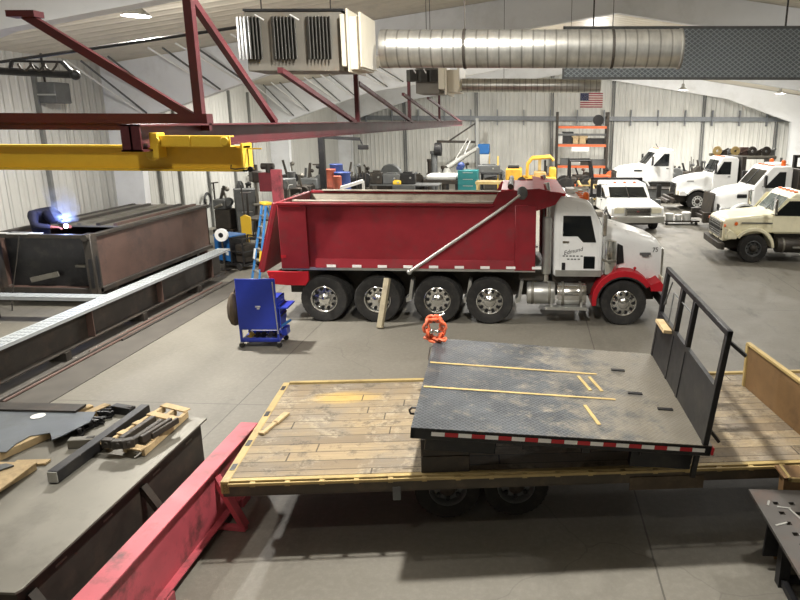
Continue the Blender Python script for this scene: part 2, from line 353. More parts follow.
for a in [(-4.2, 37.5, 6.75, W * 1.5, 'added lamp hidden behind the smaller louvered heater, over the benches'),  # added source, brightens the middle of the back wall
          (-7.55, 13.0, 6.3, W * 1.6, 'lit dome lamp at upper left above the steel box being welded'),
          (8.9, 40, 6.14, W * 1.6, 'left of two small lit lamps near back wall, above the white trucks'),
          (14.5, 40, 5.95, W * 1.4, 'lit lamp at far right, nearest the right wall'),
          (-1.4, 27, 6.9, W * 1.5, 'lit lamp behind the long silver duct, above the red box'),
          (3.2, 34, 7.2, W * 2, 'added lamp hidden behind the silver duct over the mixed trucks'),  # added, kept out of sight by the duct, lights the far half
          (7.6, 24, 6.75, W * .55, 'added lamp hidden behind the grey mesh panel'),  # added out of sight to light the right side
          (-8.6, 27, 6.3, W * 1.2, 'added lamp, unseen behind the louvered heater, over the wall benches'),  # added out of sight to light the far left
          (-.6, 6.5, 7.3, W * 1.2, 'lamp above the trailer, out over the black truck bed'),
          (4.8, 7.6, 7.2, W * .24, 'lamp above the trailer end by the tan sheet'),
          (-6.2, 6.4, 6.8, W * .3, 'lamp above the left work table'),
          (-2.5, 1.6, 7.3, W * .1, 'lamp over the balcony where the view is taken'),
          (11.5, 30, 6.6, W * .45, 'added lamp, unseen behind the mesh panel over the cream truck'),  # added out of sight to light the right rear
          (9.5, 16, 7.1, W * .5, 'lamp over the bare floor to the right of the red truck')]: lamp(*a)
wd = bpy.data.worlds.new('world'); SC.world = wd; wd.use_nodes = True
wd.node_tree.nodes['Background'].inputs[0].default_value = (.8, .85, 1, 1); wd.node_tree.nodes['Background'].inputs[1].default_value = .2
SC.view_settings.view_transform = 'Standard'; SC.view_settings.look = 'None'; SC.view_settings.gamma = 1; SC.view_settings.exposure = 0.0
SC.view_settings.use_curve_mapping = False

# ---------------------------------------------------------------- crane
t = thing('crane_runway', 'dark red overhead crane runway beam with hangers and sway braces', 'crane runway', (-2.8, 4.57, 4.17))
MB().ibeam((-2.8, 4.57, 4.265), (-2.8, 27.8, 4.265), .16, .19, .014).box(-2.87, -2.73, 4.57, 4.585, 4.17, 4.36).build('runway_beam', 'crimson', t, world=True)
MB().box(-7.2, -2.72, 5.55, 5.66, 4.36, 4.44).box(-7.2, -2.72, 5.58, 5.63, 4.30, 4.36).build('cross_beam', 'crimson', t, world=True)
for px, Y, zt9 in ((187, 5.6, 7.3), (356, 10.85, 5.6), (414, 15.6, 5.25), (443, 20.8, 5.3)):
    MB().bar((-2.8, Y, 4.36), (-2.8, Y, zt9), .07, .07).build('hanger', 'crimson', t, world=True)
for (x0, y0), (x1, y1) in (((195, 5), (275, 122)), ((280, 70), (355, 122)), ((358, 83), (412, 122)), ((403, 94), (441, 122)), ((428, 98), (461, 122))):
    a, b = gx(x0, y0, -2.8), gx(x1, y1, -2.8); a = b + (a - b) * 1.25 if y0 < 10 else a
    MB().bar(a, b, .06, .06).build('sway_brace', 'crimson', t, world=True)
a, b = gy(25, 15, 5.6), gy(196, 119, 5.6)
MB().bar(a, b, .06, .07).box(a.x - .12, a.x + .12, 5.54, 5.66, a.z - .02, a.z + .03).build('side_brace', 'crimson', t, world=True)
t = thing('bridge_crane', 'yellow bridge crane girder hanging under the dark red runway', 'crane', (-3.6, 4.85, 4.02))
g = MB().box(-5.2, -2.1, 4.78, 4.96, 4.02, 4.035).box(-5.2, -2.1, 4.80, 4.92, 4.19, 4.205).box(-5.2, -2.1, 4.86, 4.88, 4.03, 4.2).box(-2.115, -2.1, 4.78, 4.95, 4.02, 4.225)
g.build('girder', 'yellow', t, world=True)
MB().box(-2.74, -2.16, 4.72, 4.735, 4.205, 4.28).box(-2.74, -2.16, 4.735, 4.80, 4.27, 4.28).box(-2.74, -2.16, 4.72, 4.8, 4.2, 4.208).box(-2.46, -2.45, 4.71, 4.73, 4.205, 4.28).build('end_truck', 'yellow', t, bevel=.003, world=True)
for x in (-2.86, -2.7, -2.19):
    MB().lathe([(.001, -.01), (.028, -.01), (.034, 0), (.028, .012), (.001, .012)], (x, 4.7, 4.243), 'y', 16).build('crane_wheel', 'yellow', t, world=True)
MB().box(-2.92, -2.88, 4.7, 4.8, 4.18, 4.29).build('end_stop', 'yellow', t, bevel=.004, world=True)
MB().box(-2.74, -2.68, 4.69, 4.8, 4.12, 4.3).lathe([(.01, 0), (.05, 0), (.05, .03), (.01, .03)], (-2.735, 4.7, 4.15), 'y', 16).build('hanger_bracket', 'yellow', t, bevel=.004, world=True)
MB().tube((-2.1, 4.86, 4.185), (-1.99, 4.86, 4.185), .006, 6).build('stop_rod', 'yellow', t, world=True)
MB().path([(-2.19, 4.77, 4.07), (-2.19, 4.76, 4.045), (-2.16, 4.76, 4.04), (-2.05, 4.77, 4.05)], .005, 6).lathe([(.008, -.012), (.02, -.012), (.02, .012), (.008, .012)], (-2.045, 4.77, 4.04), 'y', 12).build('cable_hook', 'black', t, world=True)

# ---------------------------------------------------------------- heating units, ducts, mesh screen
def unit(k, Y, label, px):
    s = Y / 10.0
    t = thing('louvered_heater', label, 'heater', (0, 0, 0)); t.location = (-3.2 * s, Y, 5.0); ROOTM[t.name] = Matrix.Translation(V((-3.2 * s, Y, 5.0)))
    x0, x1, z0, z1, zt = px
    d = .55 * s
    MB().box(x0 + .1 * s, x1, Y - d * .3, Y + d, z0, zt).build('housing', mat('heater_grey', '77736a', .6, .1, .15, 3, '7a6c5c', .6, 2), t, world=True, bevel=.01)
    MB().box(x0 + .1 * s, x1 + .03, Y - d * .35, Y + d * 1.05, zt, zt + .03 * s).build('top_rail', 'black', t, world=True)
    wb = (x1 - x0) / 3.0
    for i in range(3):
        b = x0 + i * wb; mb = MB()
        nl = 7 if k == 0 else 6
        for j in range(nl):
            cx = b + wb * .7 * (j + .5) / nl
            mb.add([(cx - .04 * s, Y - d * .32, z0 + .16 * s), (cx + .035 * s, Y - d * .52, z0 + .16 * s), (cx + .045 * s, Y - d * .5, z0 + .16 * s), (cx - .03 * s, Y - d * .3, z0 + .16 * s),
                    (cx - .04 * s, Y - d * .32, z1), (cx + .035 * s, Y - d * .52, z1), (cx + .045 * s, Y - d * .5, z1), (cx - .03 * s, Y - d * .3, z1)],
                   [(0, 1, 2, 3), (7, 6, 5, 4), (0, 4, 5, 1), (1, 5, 6, 2), (2, 6, 7, 3), (3, 7, 4, 0)])
        mb.build('louver_bank', mat('louver_grey', '4f4e4a', .5, .1), t, world=True)
        if i < 2: MB().tube((b + wb * .6, Y - d * .5, z1 + .02), (b + wb * .85, Y - d * .5, z1 - .05 * s), .012 * s, 6).build('clip', 'rodw', t, world=True)
    MB().box(x1, x1 + .09 * s, Y - d * .5, Y + d * 1.0, z0 + .06 * s, z1 + .03 * s).box(x1 + .12 * s, x1 + .28 * s, Y - d * .45, Y + d, z0 + .02 * s, z1).box(x1 + .1 * s, x1 + .13 * s, Y - d * .6, Y + d * 1.1, z0 - .02 * s, zt + .01 * s).box(x1 + .28 * s, x1 + .31 * s, Y - d * .6, Y + d * 1.05, z0 + .05 * s, z1 + .05 * s).build('duct_collar', 'beige', t, world=True, bevel=.006)
    for x in (x0 + .3 * s, x1 - .2 * s): MB().bar((x, Y, zt), (x, Y, ceil_z(x)), .015, .015).build('hanger', 'dark', t, world=True)
    return t
def zt(px, py, Y): return gy(px, py, Y)
Y = 9.6
a, b = gy(245, 55, Y), gy(366, 18, Y)
unit(0, Y, 'large grey louvered heater at the left end of the near duct', (a.x, b.x - .3, gy(300, 72, Y).z, gy(300, 19, Y).z, gy(300, 13, Y).z))
p, q = gy(385, 47, Y), gy(685, 44.5, Y)
r0 = (gy(385, 27, Y).z - gy(385, 67, Y).z) / 2
t = thing('round_duct', 'long silver round duct reaching across from the large louvered heater', 'air duct', (p.x, Y + r0, p.z))
MB().lathe([(r0 * .6, -.12), (r0, -.1), (r0, .04), (r0 * .985, .05), (r0 * .985, q.x - p.x - .04), (r0 * 1.03, q.x - p.x - .03), (r0 * 1.03, q.x - p.x), (r0 * .93, q.x - p.x), (r0 * .93, 1.0), (.01, .9)], (0, 0, 0), 'x', 40).build('duct', 'duct', t)
for xx in (1.1, 3.2): MB().lathe([(r0 * 1.0, -.02), (r0 * 1.03, -.015), (r0 * 1.03, .015), (r0 * 1.0, .02)], (xx, 0, 0), 'x', 40).bar((xx, 0, r0), (xx, 0, ceil_z(p.x + xx) - p.z), .012, .012).build('hanger_strap', 'dark', t)
Y = 18.5
a, b = gy(411, 88, Y), gy(459, 72, Y)
unit(1, Y, 'smaller grey louvered heater further back under the duct', (a.x, b.x - .5, gy(430, 94, Y).z, gy(430, 71, Y).z, gy(430, 69, Y).z))
p, q = gy(467, 85, Y), gy(601, 86.5, Y); r1 = (gy(467, 78, Y).z - gy(467, 92, Y).z) / 2
t = thing('round_duct', 'thinner silver round duct further back, below the long duct', 'air duct', (p.x, Y + r1, p.z))
MB().lathe([(r1 * .6, -.25), (r1, -.2), (r1, q.x - p.x), (r1 * .9, q.x - p.x), (r1 * .9, 1), (.01, .9)], (0, 0, 0), 'x', 32).build('duct', 'duct', t)
for xx in (1.0, 2.8): MB().bar((xx, 0, r1), (xx, 0, ceil_z(p.x + xx) - p.z), .012, .012).build('hanger_strap', 'dark', t)
Y = 14.0
a, b = gy(562, 78, Y), gy(806, 27, Y)
t = thing('mesh_screen', 'grey diamond pattern expanded metal screen hanging behind the long duct', 'metal screen', (a.x, Y, a.z))
MB().box(a.x + .02, b.x + 1.5, Y, Y + .03, a.z + .02, b.z - .02).build('expanded_sheet', 'mesh', t, world=True)
MB().box(a.x, b.x + 1.5, Y - .02, Y + .04, a.z - .03, a.z + .02).box(a.x, b.x + 1.5, Y - .02, Y + .04, b.z - .03, b.z + .02).box(a.x, a.x + .04, Y - .02, Y + .04, a.z, b.z).build('rim', 'grey', t, world=True)
for x in (a.x + .6, b.x - .4): MB().bar((x, Y, b.z), (x, Y, ceil_z(x)), .03).build('hanger', 'dark', t, world=True)
# hose boom and dark heater on the left
t = thing('hose_boom', 'black swinging boom with looped hoses high on the left', 'boom', (-9, 11, 5))
a, b = gy(-20, 70, 10.5), gy(75, 75, 10.5)
MB().tube(a, b, .06, 10).ball(b, .08).build('arm', 'black', t, world=True)
c, d = gy(12, 61, 10.5), gy(62, 62, 10.5)
MB().tube(gy(10, 70, 10.5), c, .03, 6).tube(c, d, .02, 6).tube(d, b, .035, 6).tube(gy(30, 63, 10.5), gy(45, 73, 10.5), .02, 6).build('lattice', 'black', t, world=True)
for k in range(3):
    s = 18 + k * 13
    MB().path([gy(s, 64, 10.45), gy(s + 3, 69, 10.4), gy(s + 8, 71, 10.4), gy(s + 12, 66, 10.45), gy(s + 13, 63, 10.45)], .018, 6).build('hose', 'dark', t, world=True)
MB().bar(gy(-20, 70, 10.5), gy(-20, 70, 10.5) + V((0, 0, 1.0)), .1).build('bracket', 'black', t, world=True)
a, b = gy(-5, 103, 17.5), gy(54, 82, 17.5)
t = thing('unit_heater', 'dark grey unit heater hanging at far left below the hose boom', 'heater', ((a.x + b.x) / 2, 17.8, a.z))
MB().box(a.x, b.x, 17.5, 18.1, a.z, b.z).build('casing', 'grey', t, world=True, bevel=.02)
MB().box(a.x, b.x, 17.46, 17.5, a.z + .2, a.z + .24).build('band', 'primer', t, world=True)
MB().bar(gy(12, 82, 17.7), gy(12, 82, 17.7) + V((0, 0, 1.0)), .04).build('hanger', 'dark', t, world=True)
MB().bar(gy(45, 82, 17.7), gy(45, 82, 17.7) + V((0, 0, 1.1)), .04).build('hanger', 'dark', t, world=True)
# ================================================================ vehicles
def make_wheel(style, r, w, parent, loc, side, mats=None):
    """axis along y; side=-1 shows its face toward -y"""
    key = (style, r, w, side)
    if key in WH:
        t0, kids = WH[key]; o = inst(t0, parent, loc)
        for k in kids:
            inst(k, o)
        return o
    s = side; rr = r * .56
    P = lambda l: [(a, b * s) for a, b in l]
    tire = MB().lathe(P([(rr, -w * .46), (rr * 1.12, -w * .5 + .0), (r * .93, -w * .5), (r, -w * .4), (r, -w * .1), (r * .985, -w * .08), (r * .985, w * .0), (r, w * .02), (r, w * .38), (r * .96, w * .5), (rr * 1.1, w * .5), (rr, w * .45)]), (0, 0, 0), 'y', 36, 0, False)
    for i in range(36):
        a = 2 * PI * i / 36; 
        tire.add([(r * 1.003 * math.cos(a + d), y, r * 1.003 * math.sin(a + d)) for y in (-w * .42, w * .42) for d in (-.025, .025)] + [(r * .96 * math.cos(a), 0, r * .96 * math.sin(a))], [(0, 1, 3, 2), (0, 4, 1), (2, 3, 4)])
    o = tire.build('wheel', 'rubber', parent); o.location = loc
    rim_m, hub_m = {'polished': ('chrome', 'chrome'), 'steer': ('chrome', 'chrome'), 'white': ('dwhite', 'dark'), 'dark': ('grey', 'dark')}[style]
    deep = {'polished': -.10, 'steer': .40, 'white': .34, 'dark': -.22}[style]   # + = face pushed out
    f = w * .5
    fy = f * (.75 if deep > 0 else .35) * 1.0
    mb = MB().lathe(P([(rr * 1.02, f * .98), (rr * .97, f * 1.03), (rr * .9, f * .9), (rr * .84, fy * .9), (rr * .62, fy * (1.15 if deep > 0 else .9)), (rr * .45, fy * (1.25 if deep > 0 else .95)), (rr * .44, f * .2), (rr * .9, f * .1), (rr * 1.0, -f * .9)]), (0, 0, 0), 'y', 32, 0, False)
    nh = 10 if style != 'dark' else 8
    for i in range(nh):
        a = 2 * PI * i / nh; c = V((rr * .74 * math.cos(a), s * fy * 1.0, rr * .74 * math.sin(a)))
        mb.lathe(P([(.001, .025), (rr * .12, .025), (rr * .125, -.01), (.001, -.01)]), c, 'y', 10, 1)
        c2 = V((rr * .53 * math.cos(a + .3), s * fy * 1.1, rr * .53 * math.sin(a + .3)))
        mb.tube(c2, c2 + V((0, s * .035, 0)), rr * .045, 6, 2)
    rim = mb.build('rim', [rim_m, 'black', rim_m], o)
    hub = MB().lathe(P([(rr * .44, fy * .6), (rr * .42, f * 1.0), (rr * .3, f * 1.12), (rr * .16, f * 1.28), (.001, f * 1.3)]), (0, 0, 0), 'y', 20).build('hub', hub_m, o)
    WH[key] = (o, [rim, hub]); return o
WH = {}

def rrect(x, hw, z0, z1, r, n=4, crown=0.0):
    pts = []
    for cy_, cz, a0 in ((hw - r, z1 - r, 0), (-hw + r, z1 - r, PI / 2), (-hw + r * .4, z0 + r * .4, PI), (hw - r * .4, z0 + r * .4, 1.5 * PI)):
        q = r if cz > z0 + r * .41 else r * .4
        for i in range(n + 1):
            a = a0 + PI / 2 * i / n
            y = cy_ + q * math.cos(a); pts.append((x, y, cz + q * math.sin(a) + crown * (1 - (y / hw) ** 2)))
    return pts

def truck(name, label, loc, rz, P, scale=1.0, group=None, cat='truck'):
    t = thing(name, label, cat, loc, rz, group, scale)
    p = P; cw = p['cw']; pm = p['paint']; x0, x1, xr = p['x0'], p['x1'], p['xr']; zb, zw, zr = p['zb'], p['zw'], p['zr']
    # cab shell
    MB().prism([(x0, zb), (x1, zb), (x1, zw), (xr, zr - .1), (xr - .12, zr), (x0 + .1, zr + .02 + p.get('rise', 0)), (x0, zr - .12 + p.get('rise', 0))], 'y', -cw, cw).build('cab', pm, t, bevel=.06, seg=3)
    dx, dz = xr - x1, zr - .1 - zw
    L = math.hypot(dx, dz); nx, nz = dz / L, -dx / L
    def ws(u, v, o): return (x1 + dx * v + nx * o, u * cw, zw + dz * v + nz * o)
    q = .86
    MB().add([ws(-q, .1, -.01), (ws(q, .1, -.01)), ws(q * .95, .9, -.01), ws(-q * .95, .9, -.01), ws(-q, .1, .014), ws(q, .1, .014), ws(q * .95, .9, .014), ws(-q * .95, .9, .014)],
             [(0, 1, 2, 3), (7, 6, 5, 4), (0, 4, 5, 1), (1, 5, 6, 2), (2, 6, 7, 3), (3, 7, 4, 0)]).build('windshield', p.get('wsm', 'glass'), t)
    MB().bar(ws(0, .05, .02), ws(0, .92, .02), .03, .02).bar(ws(-.1, .08, .03), ws(-.6, .3, .03), .015).bar(ws(.6, .08, .03), ws(.1, .3, .03), .015).build('wiper', 'black' if pm != 'cream' else 'grey', t)
    dxa, dxb = p['door']; zs = p['zsill']; zt_ = zr - p.get('wtop', .2)
    fr = lambda z: dxb + (z - zw) * (dx / dz) if z > zw else dxb   # front edge follows the windshield
    for s in (-1, 1):
        y = s * cw
        d = MB().prism([(dxa, zb + .06), (dxb, zb + .06), (dxb, zw), (fr(zt_) - .0, zt_ + .05), (dxa, zt_ + .05)], 'y', y - .004, y + s * .018).build('door', pm, t, bevel=.012, seg=2)
        MB().box(dxa + .06, dxa + .2, y + s * .02, y + s * .045, zs - .14, zs - .10).build('door_handle', 'chrome' if p.get('bright') else 'black', d)
        wv = p.get('dip', 0)
        poly = [(dxa + .06, zs), (dxa + .06 + (dxb - dxa) * .38, zs), (dxa + .06 + (dxb - dxa) * .52, zs - wv), (dxb - .07, zs - wv), (min(dxb - .07, fr(zt_) - .05), zt_ - .03), (dxa + .06, zt_ - .03)]
        if not wv: poly = [(dxa + .06, zs), (dxb - .07, zs), (dxb - .07, zw + .02), (fr(zt_) - .08, zt_ - .03), (dxa + .06, zt_ - .03)]
        MB().prism(poly, 'y', y, y + s * .026).build('side_window', 'glass', d)
        if p.get('peep'):
            MB().box(dxb - .33, dxb - .08, y, y + s * .028, zb + .18, zb + .46).build('lower_window', 'glass', d, bevel=.01)
            MB().box(dxa + .05, dxa + .14, y, y + s * .028, zb + .14, zb + .32).build('vent', 'black', d, bevel=.02)
        # mirror
        mx = dxb + .05; mz = zs + .28
        mm = MB().box(mx - .04, mx + .05, y + s * .24, y + s * .42, mz - .2, mz + .28).build('mirror', p.get('mirm', 'chrome'), t, bevel=.02, seg=2)
        MB().tube((mx, y, mz + .3), (mx, y + s * .33, mz + .3), .012, 6).tube((mx, y, mz - .22), (mx, y + s * .33, mz - .22), .012, 6).tube((mx, y + s * .33, mz - .22), (mx, y + s * .33, mz + .3), .012, 6).build('bracket', 'black', mm)
    # hood
    h = p['hood']
    MB().loft([rrect(*a) for a in h]).build('hood', pm, t, angle=40)
    xn = h[-1][0]; hn, zn0, zn1 = h[-1][1], h[-1][2], h[-1][3]
    g = p.get('grille', (.8, .1, .08)); gm = p.get('gm', 'chrome')
    gw = hn * g[0]; gz0, gz1 = zn0 + g[1], zn1 - g[2]
    mb = MB().box(xn - .02, xn + .03, -gw, gw, gz0, gz1, 1)
    k = p.get('bars', 9)
    for i in range(k + 1):
        if p.get('hbars'): zz = gz0 + (gz1 - gz0) * i / k; mb.box(xn, xn + .05, -gw, gw, zz - .012, zz + .012)
        else: yy = -gw + 2 * gw * i / k; mb.box(xn, xn + .05, yy - .012, yy + .012, gz0, gz1)
    for a in ((-gw - .03, -gw + .02, gz0 - .03, gz1 + .03), (gw - .02, gw + .03, gz0 - .03, gz1 + .03), (-gw, gw, gz0 - .03, gz0 + .02), (-gw, gw, gz1 - .02, gz1 + .03)):
        mb.box(xn - .02, xn + .06, a[0], a[1], a[2], a[3])
    mb.build('grille', [gm, 'black'], t)
    # fenders, wheels, lights
    fm = p['fender']; r = p['r']; fr_ = p['fr']; y0, y1 = p['fy']; tk = p.get('track', 1.02); wz = r
    for s in (-1, 1):
        a0, a1 = p.get('fang', (-.05, PI + .15)); N = 14; out = []; inn = []
        for i in range(N + 1):
            a = a0 + (a1 - a0) * i / N
            inn.append((fr_ * math.cos(a), wz + fr_ * math.sin(a)))
            ro = fr_ + p.get('ft', .12) * (1.0 + .3 * math.sin(max(0, a)))
            out.append((ro * math.cos(a), wz + ro * math.sin(a)))
        xf = p.get('ffront')
        if xf: out[0] = (xf, wz + p.get('flow', .3)); out[1] = (xf, wz + p.get('ftop', .55)); out[2] = (xf - .08, wz + p.get('ftop', .55) + .09); inn[0] = (fr_ + .0, wz + p.get('flow', .3))
        if xf: inn[0] = (fr_ * .97, wz + p.get('flow', .3)); inn[1] = (fr_ * .97, wz + p.get('flow', .3) + .04); inn[2] = (fr_ * .9, wz + p.get('flow', .3) + .13)
        if p.get('ftopz'): out = [(x, min(z, p['ftopz'])) for x, z in out]
        ya, yb = s * y0, s * y1
        rings = [[(x, ya, z), (x, yb, z), (u, yb, w), (u, ya, w)] for (x, z), (u, w) in zip(out, inn)]
        MB().loft(rings).build('fender', fm, t, bevel=.025, seg=2)
        if p.get('liner'): MB().loft([[(u, ya, w), (u, yb + s * .006, w), (u * .96, yb + s * .006, wz + (w - wz) * .96), (u * .96, ya, wz + (w - wz) * .96)] for u, w in inn[(3 if xf else 0):]]).build('fender_flare', 'rubber', t)
        make_wheel(p['style'], r, p.get('tw', .28), t, (0, s * tk, r), s)
        hl = p.get('lamp')
        if hl: MB().box(hl[0] - .03, hl[0] + .02, s * hl[1] - hl[3], s * hl[1] + hl[3], hl[2] - hl[4], hl[2] + hl[4]).build('headlight', p.get('lampm', 'hlens'), t, bevel=.015, seg=2)
        tl = p.get('turn')
        if tl: MB().lathe([(.001, .02), (.05, .015), (.055, 0), (.05, -.03)], (tl[0], s * tl[1], tl[2]), 'x', 12).build('turn_signal', 'lens', t)
    b = p['bumper']
    MB().loft([[(b[0] + (.0 if abs(u) > .9 else .1), u * b[1], b[2]), (b[0] + (.0 if abs(u) > .9 else .1), u * b[1], b[3]), (b[0] - .08, u * b[1], b[3]), (b[0] - .08, u * b[1], b[2])] for u in (-1, -.85, .85, 1)]).build('bumper', p.get('bm', 'dark'), t, bevel=.02, seg=2)
    xe = p['xe']
    ch = MB()
    for s in (-1, 1): ch.box(xe, b[0] - .05, s * .43 - .04, s * .43 + .04, r - .02, r + .25)
    ch.box(-.1, .1, -1, 1, r - .08, r + .08).box(x0, x1 - .1, -.8, .8, r + .1, zb).box(x1 - .2, xn - .1, -.45, .45, r - .1, zn0 + .2)
    ch.build('chassis', 'dark', t)
    for x in p.get('rear', ()):
        for s in (-1, 1): make_wheel(p.get('rstyle', p['style']), r, .55 if p.get('dual') else p.get('tw', .28), t, (x, s * (.93 if p.get('dual') else 1.02), r), s)
        MB().tube((x, -.9, r), (x, .9, r), .09, 8).ball((x, 0, r), .22).build('axle', 'dark', t)
    for y in p.get('mark', ()):
        MB().box(xr - .26, xr - .14, y - .05, y + .05, zr - .01, zr + .05).build('marker_light', 'lens', t, bevel=.01)
    return t
def tank(t, x0, x1, y, z, r, m='chrome', name='fuel_tank'):
    mb = MB().lathe([(.001, x0), (r * .93, x0), (r, x0 + .03), (r, x1 - .03), (r * .93, x1), (.001, x1)], (0, y, z), 'x', 24)
    o = mb.build(name, m, t)
    for f in (.2, .8):
        xx = x0 + (x1 - x0) * f
        MB().lathe([(r, -.03), (r * 1.03, -.025), (r * 1.03, .025), (r, .03)], (xx, y, z), 'x', 24).build('strap', 'steel', o)
    return o

# ---------------------------------------------------------------- red dump truck
P = dict(cw=1.0, wtop=.3, rise=.1, paint='white', x0=-1.55, x1=-.48, xr=-.74, zb=1.05, zw=2.12, zr=2.73, door=(-1.42, -.56), zsill=1.95, dip=.13, peep=True, bright=True,
         hood=[(-.5, .88, 1.0, 2.16, .2), (-.2, .86, 1.0, 2.11, .2), (.3, .76, .98, 1.98, .22), (.65, .66, .9, 1.87, .22), (.82, .6, .84, 1.78, .2), (.9, .56, .8, 1.66, .15)],
         fender='fred', r=.5, fr=.6, ft=.1, fy=(.55, 1.2), fang=(-.1, PI + .1), ffront=.86, flow=.28, ftop=.42, liner=True, style='steer', tw=.3,
         lamp=(.85, .9, .98, .14, .09), bumper=(.9, 1.12, .42, .66), bm='dark', xe=-7.6, mark=(-.7, -.35, 0, .35, .7), grille=(.85, .06, .1), track=1.05)
TX = (2.1, 15.08, 0)
t = truck('dump_truck', 'large red dump box truck with white cab and red fenders, parked crosswise', TX, math.radians(1.0), P, 1.0)
DT = t
for i, x in enumerate((-2.94, -4.10, -5.43, -6.62)):
    for s in (-1, 1):
        st = 'steer' if i == 0 else 'polished'
        make_wheel(st, .52, .3 if i else .34, t, (x, s * 1.06, .52), s)
        if i: make_wheel('dark', .52, .28, t, (x, s * .7, .52), s)
    MB().tube((x, -1, .52), (x, 1, .52), .09, 10).ball((x, 0, .52), .24).build('axle', 'dark', t)
for x in (-2.36, -3.5, -4.78):
    MB().prism([(x - .02, .45), (x + .1, .5), (x + .16, .95), (x + .1, .98), (x + .04, .6), (x - .02, .55)], 'y', -1.14, -.8).build('fender_bracket', 'alu', t)
# box body
bx0, bx1, bz0, bz1, hw = -7.5, -1.95, 1.16, 2.63, 1.2
mb = MB()
for s in (-1, 1):
    mb.box(bx0, bx1, s * hw - .04 * (s > 0), s * hw + .04 * (s < 0), bz0 + .06, bz1, 0)
    mb.box(bx0, bx1, s * (hw - .035) - .005, s * (hw - .045) + .004, bz0 + .2, bz1 + .005, 1)
mb.box(bx0, bx1, -hw + .03, hw - .03, bz0 + .06, bz0 + .14, 1)
mb.box(bx1 - .05, bx1, -hw, hw, bz0 + .06, bz1 + .25, 0)
box = mb.build('dump_box', ['red', 'lining'], t, bevel=.006)
for s in (-1, 1):
    y = s * hw
    MB().box(bx0, bx1 - .9, y - .07, y + .05, bz1 - .02, bz1 + .04).build('top_rail', 'red', box, bevel=.012)
    MB().box(bx0 + .3, bx1 - .6, y - s * .09 - .03, y - s * .09 + .03, bz1 + .04, bz1 + .08).build('rail_board', 'lining', box, bevel=.008)
    MB().box(bx0, bx1, y - .03, y + .03, bz0 + .03, bz0 + .09).build('rub_rail', 'alu', box)
    MB().prism([(bz0 + .1, y), (bz0 + .1, y + s * .06), (bz0 + .26, y)][0:0] or [(y, bz0 + .09), (y + s * .05, bz0 + .09), (y + s * .01, bz0 + .28), (y, bz0 + .28)], 'x', bx0 + .75, bx1 - .3).build('sill', 'red', box)
    mp = MB().box(bx0, bx0 + .62, y - .02, y + s * .045, bz0 + .06, bz1 + .05).build('corner_post', 'red', box, bevel=.012)
    MB().box(bx0, bx0 + .12, y - .04, y + s * .05, bz0 + .3, bz0 + .36).build('hinge_plate', 'fred', mp)
    MB().box(bx0 + .02, bx0 + .5, y - .04, y + s * .048, bz1 - .05, bz1 - .02).build('hinge_plate', 'fred', mp)
    MB().box(bx1 - .45, bx1, y - .02, y + s * .045, bz0 + .06, bz1 + .02).build('front_post', 'red', box, bevel=.012)
    for i in range(9):
        x = bx0 + 1.0 + i * .56
        MB().box(x, x + .2, y, y + s * .055, bz0 + .1, bz0 + .155).build('reflector', 'tape', box)
    # bulkhead ear rising to the cab guard
    MB().prism([(-2.95, bz1 - .1), (-1.93, bz1 - .1), (-1.55, 2.66), (-1.4, 2.88), (-1.9, 3.0), (-2.75, 2.93)], 'y', y - .03, y + .03).build('bulkhead_side', 'red', box)
    # tarp arm
    a = MB().tube((-4.68, y + s * .1, bz0 + .02), (-2.62, y + s * .12, 2.62), .035, 10).tube((-2.62, y + s * .12, 2.62), (-2.3, y + s * .12, 2.87), .028, 10).ball((-4.68, y + s * .1, bz0 + .02), .06).build('tarp_arm', 'alu', t)
    MB().ball((-2.25, y + s * .02, 2.9), .12, 0, (1, .4, 1.2)).build('tarp_end_cap', 'grey', a)
MB().add([(-1.95, -1.2, 2.86), (-1.95, 1.2, 2.86), (-1.35, 1.2, 2.84), (-1.35, -1.2, 2.84), (-2.0, -1.2, 2.98), (-2.0, 1.2, 3.06), (-1.4, 1.2, 2.98), (-1.32, -1.2, 2.9)],
         [(0, 1, 2, 3), (7, 6, 5, 4), (0, 4, 5, 1), (1, 5, 6, 2), (2, 6, 7, 3), (3, 7, 4, 0)]).box(-2.7, -1.95, -1.2, 1.2, 2.9, 2.96).build('cab_guard', 'fred', box)
MB().tube((-2.5, -1.1, 3.02), (-2.5, 1.1, 3.02), .06, 14).build('tarp_roll', 'dark', t)
tg = MB().add([(bx0 - .0, y, bz1 + .02) for y in (-1.18, 1.18)] + [(bx0 - .1, y, bz1 + .02) for y in (-1.18, 1.18)] + [(bx0 - .42, y, bz0 - .05) for y in (-1.18, 1.18)] + [(bx0 - .52, y, bz0 - .05) for y in (-1.18, 1.18)],
              [(0, 1, 3, 2), (4, 6, 7, 5), (0, 4, 5, 1), (2, 3, 7, 6), (0, 2, 6, 4), (1, 5, 7, 3)]).build('tailgate', 'red', t, bevel=.01)
for y in (-1.05, -.35, .35, 1.05): MB().bar((bx0 - .13, y, bz1), (bx0 - .55, y, bz0), .1, .06).build('stiffener', 'red', tg)
for s in (-1, 1):
    MB().prism([(bx0 - .3, .87), (bx0 + .1, .84), (bx0 + .5, .84), (bx0 + .58, .95), (bx0 + .58, 1.15), (bx0 - .34, 1.15), (bx0 - .3, 1.02)], 'y', s * 1.2 - .05, s * 1.2 + .03).build('rear_apron', 'fred', t, bevel=.008)
MB().box(bx0 - .2, bx0 - .05, -1.1, 1.1, .85, 1.1).box(bx0 + .0, bx0 + .25, -.5, .5, .55, .95).build('rear_crossmember', 'dark', t)
MB().box(bx0 + .2, -2.0, -.55, .55, .75, bz0 + .06).box(-2.3, -1.75, -1.0, 1.0, .95, 1.2).build('hoist_frame', 'dark', t)
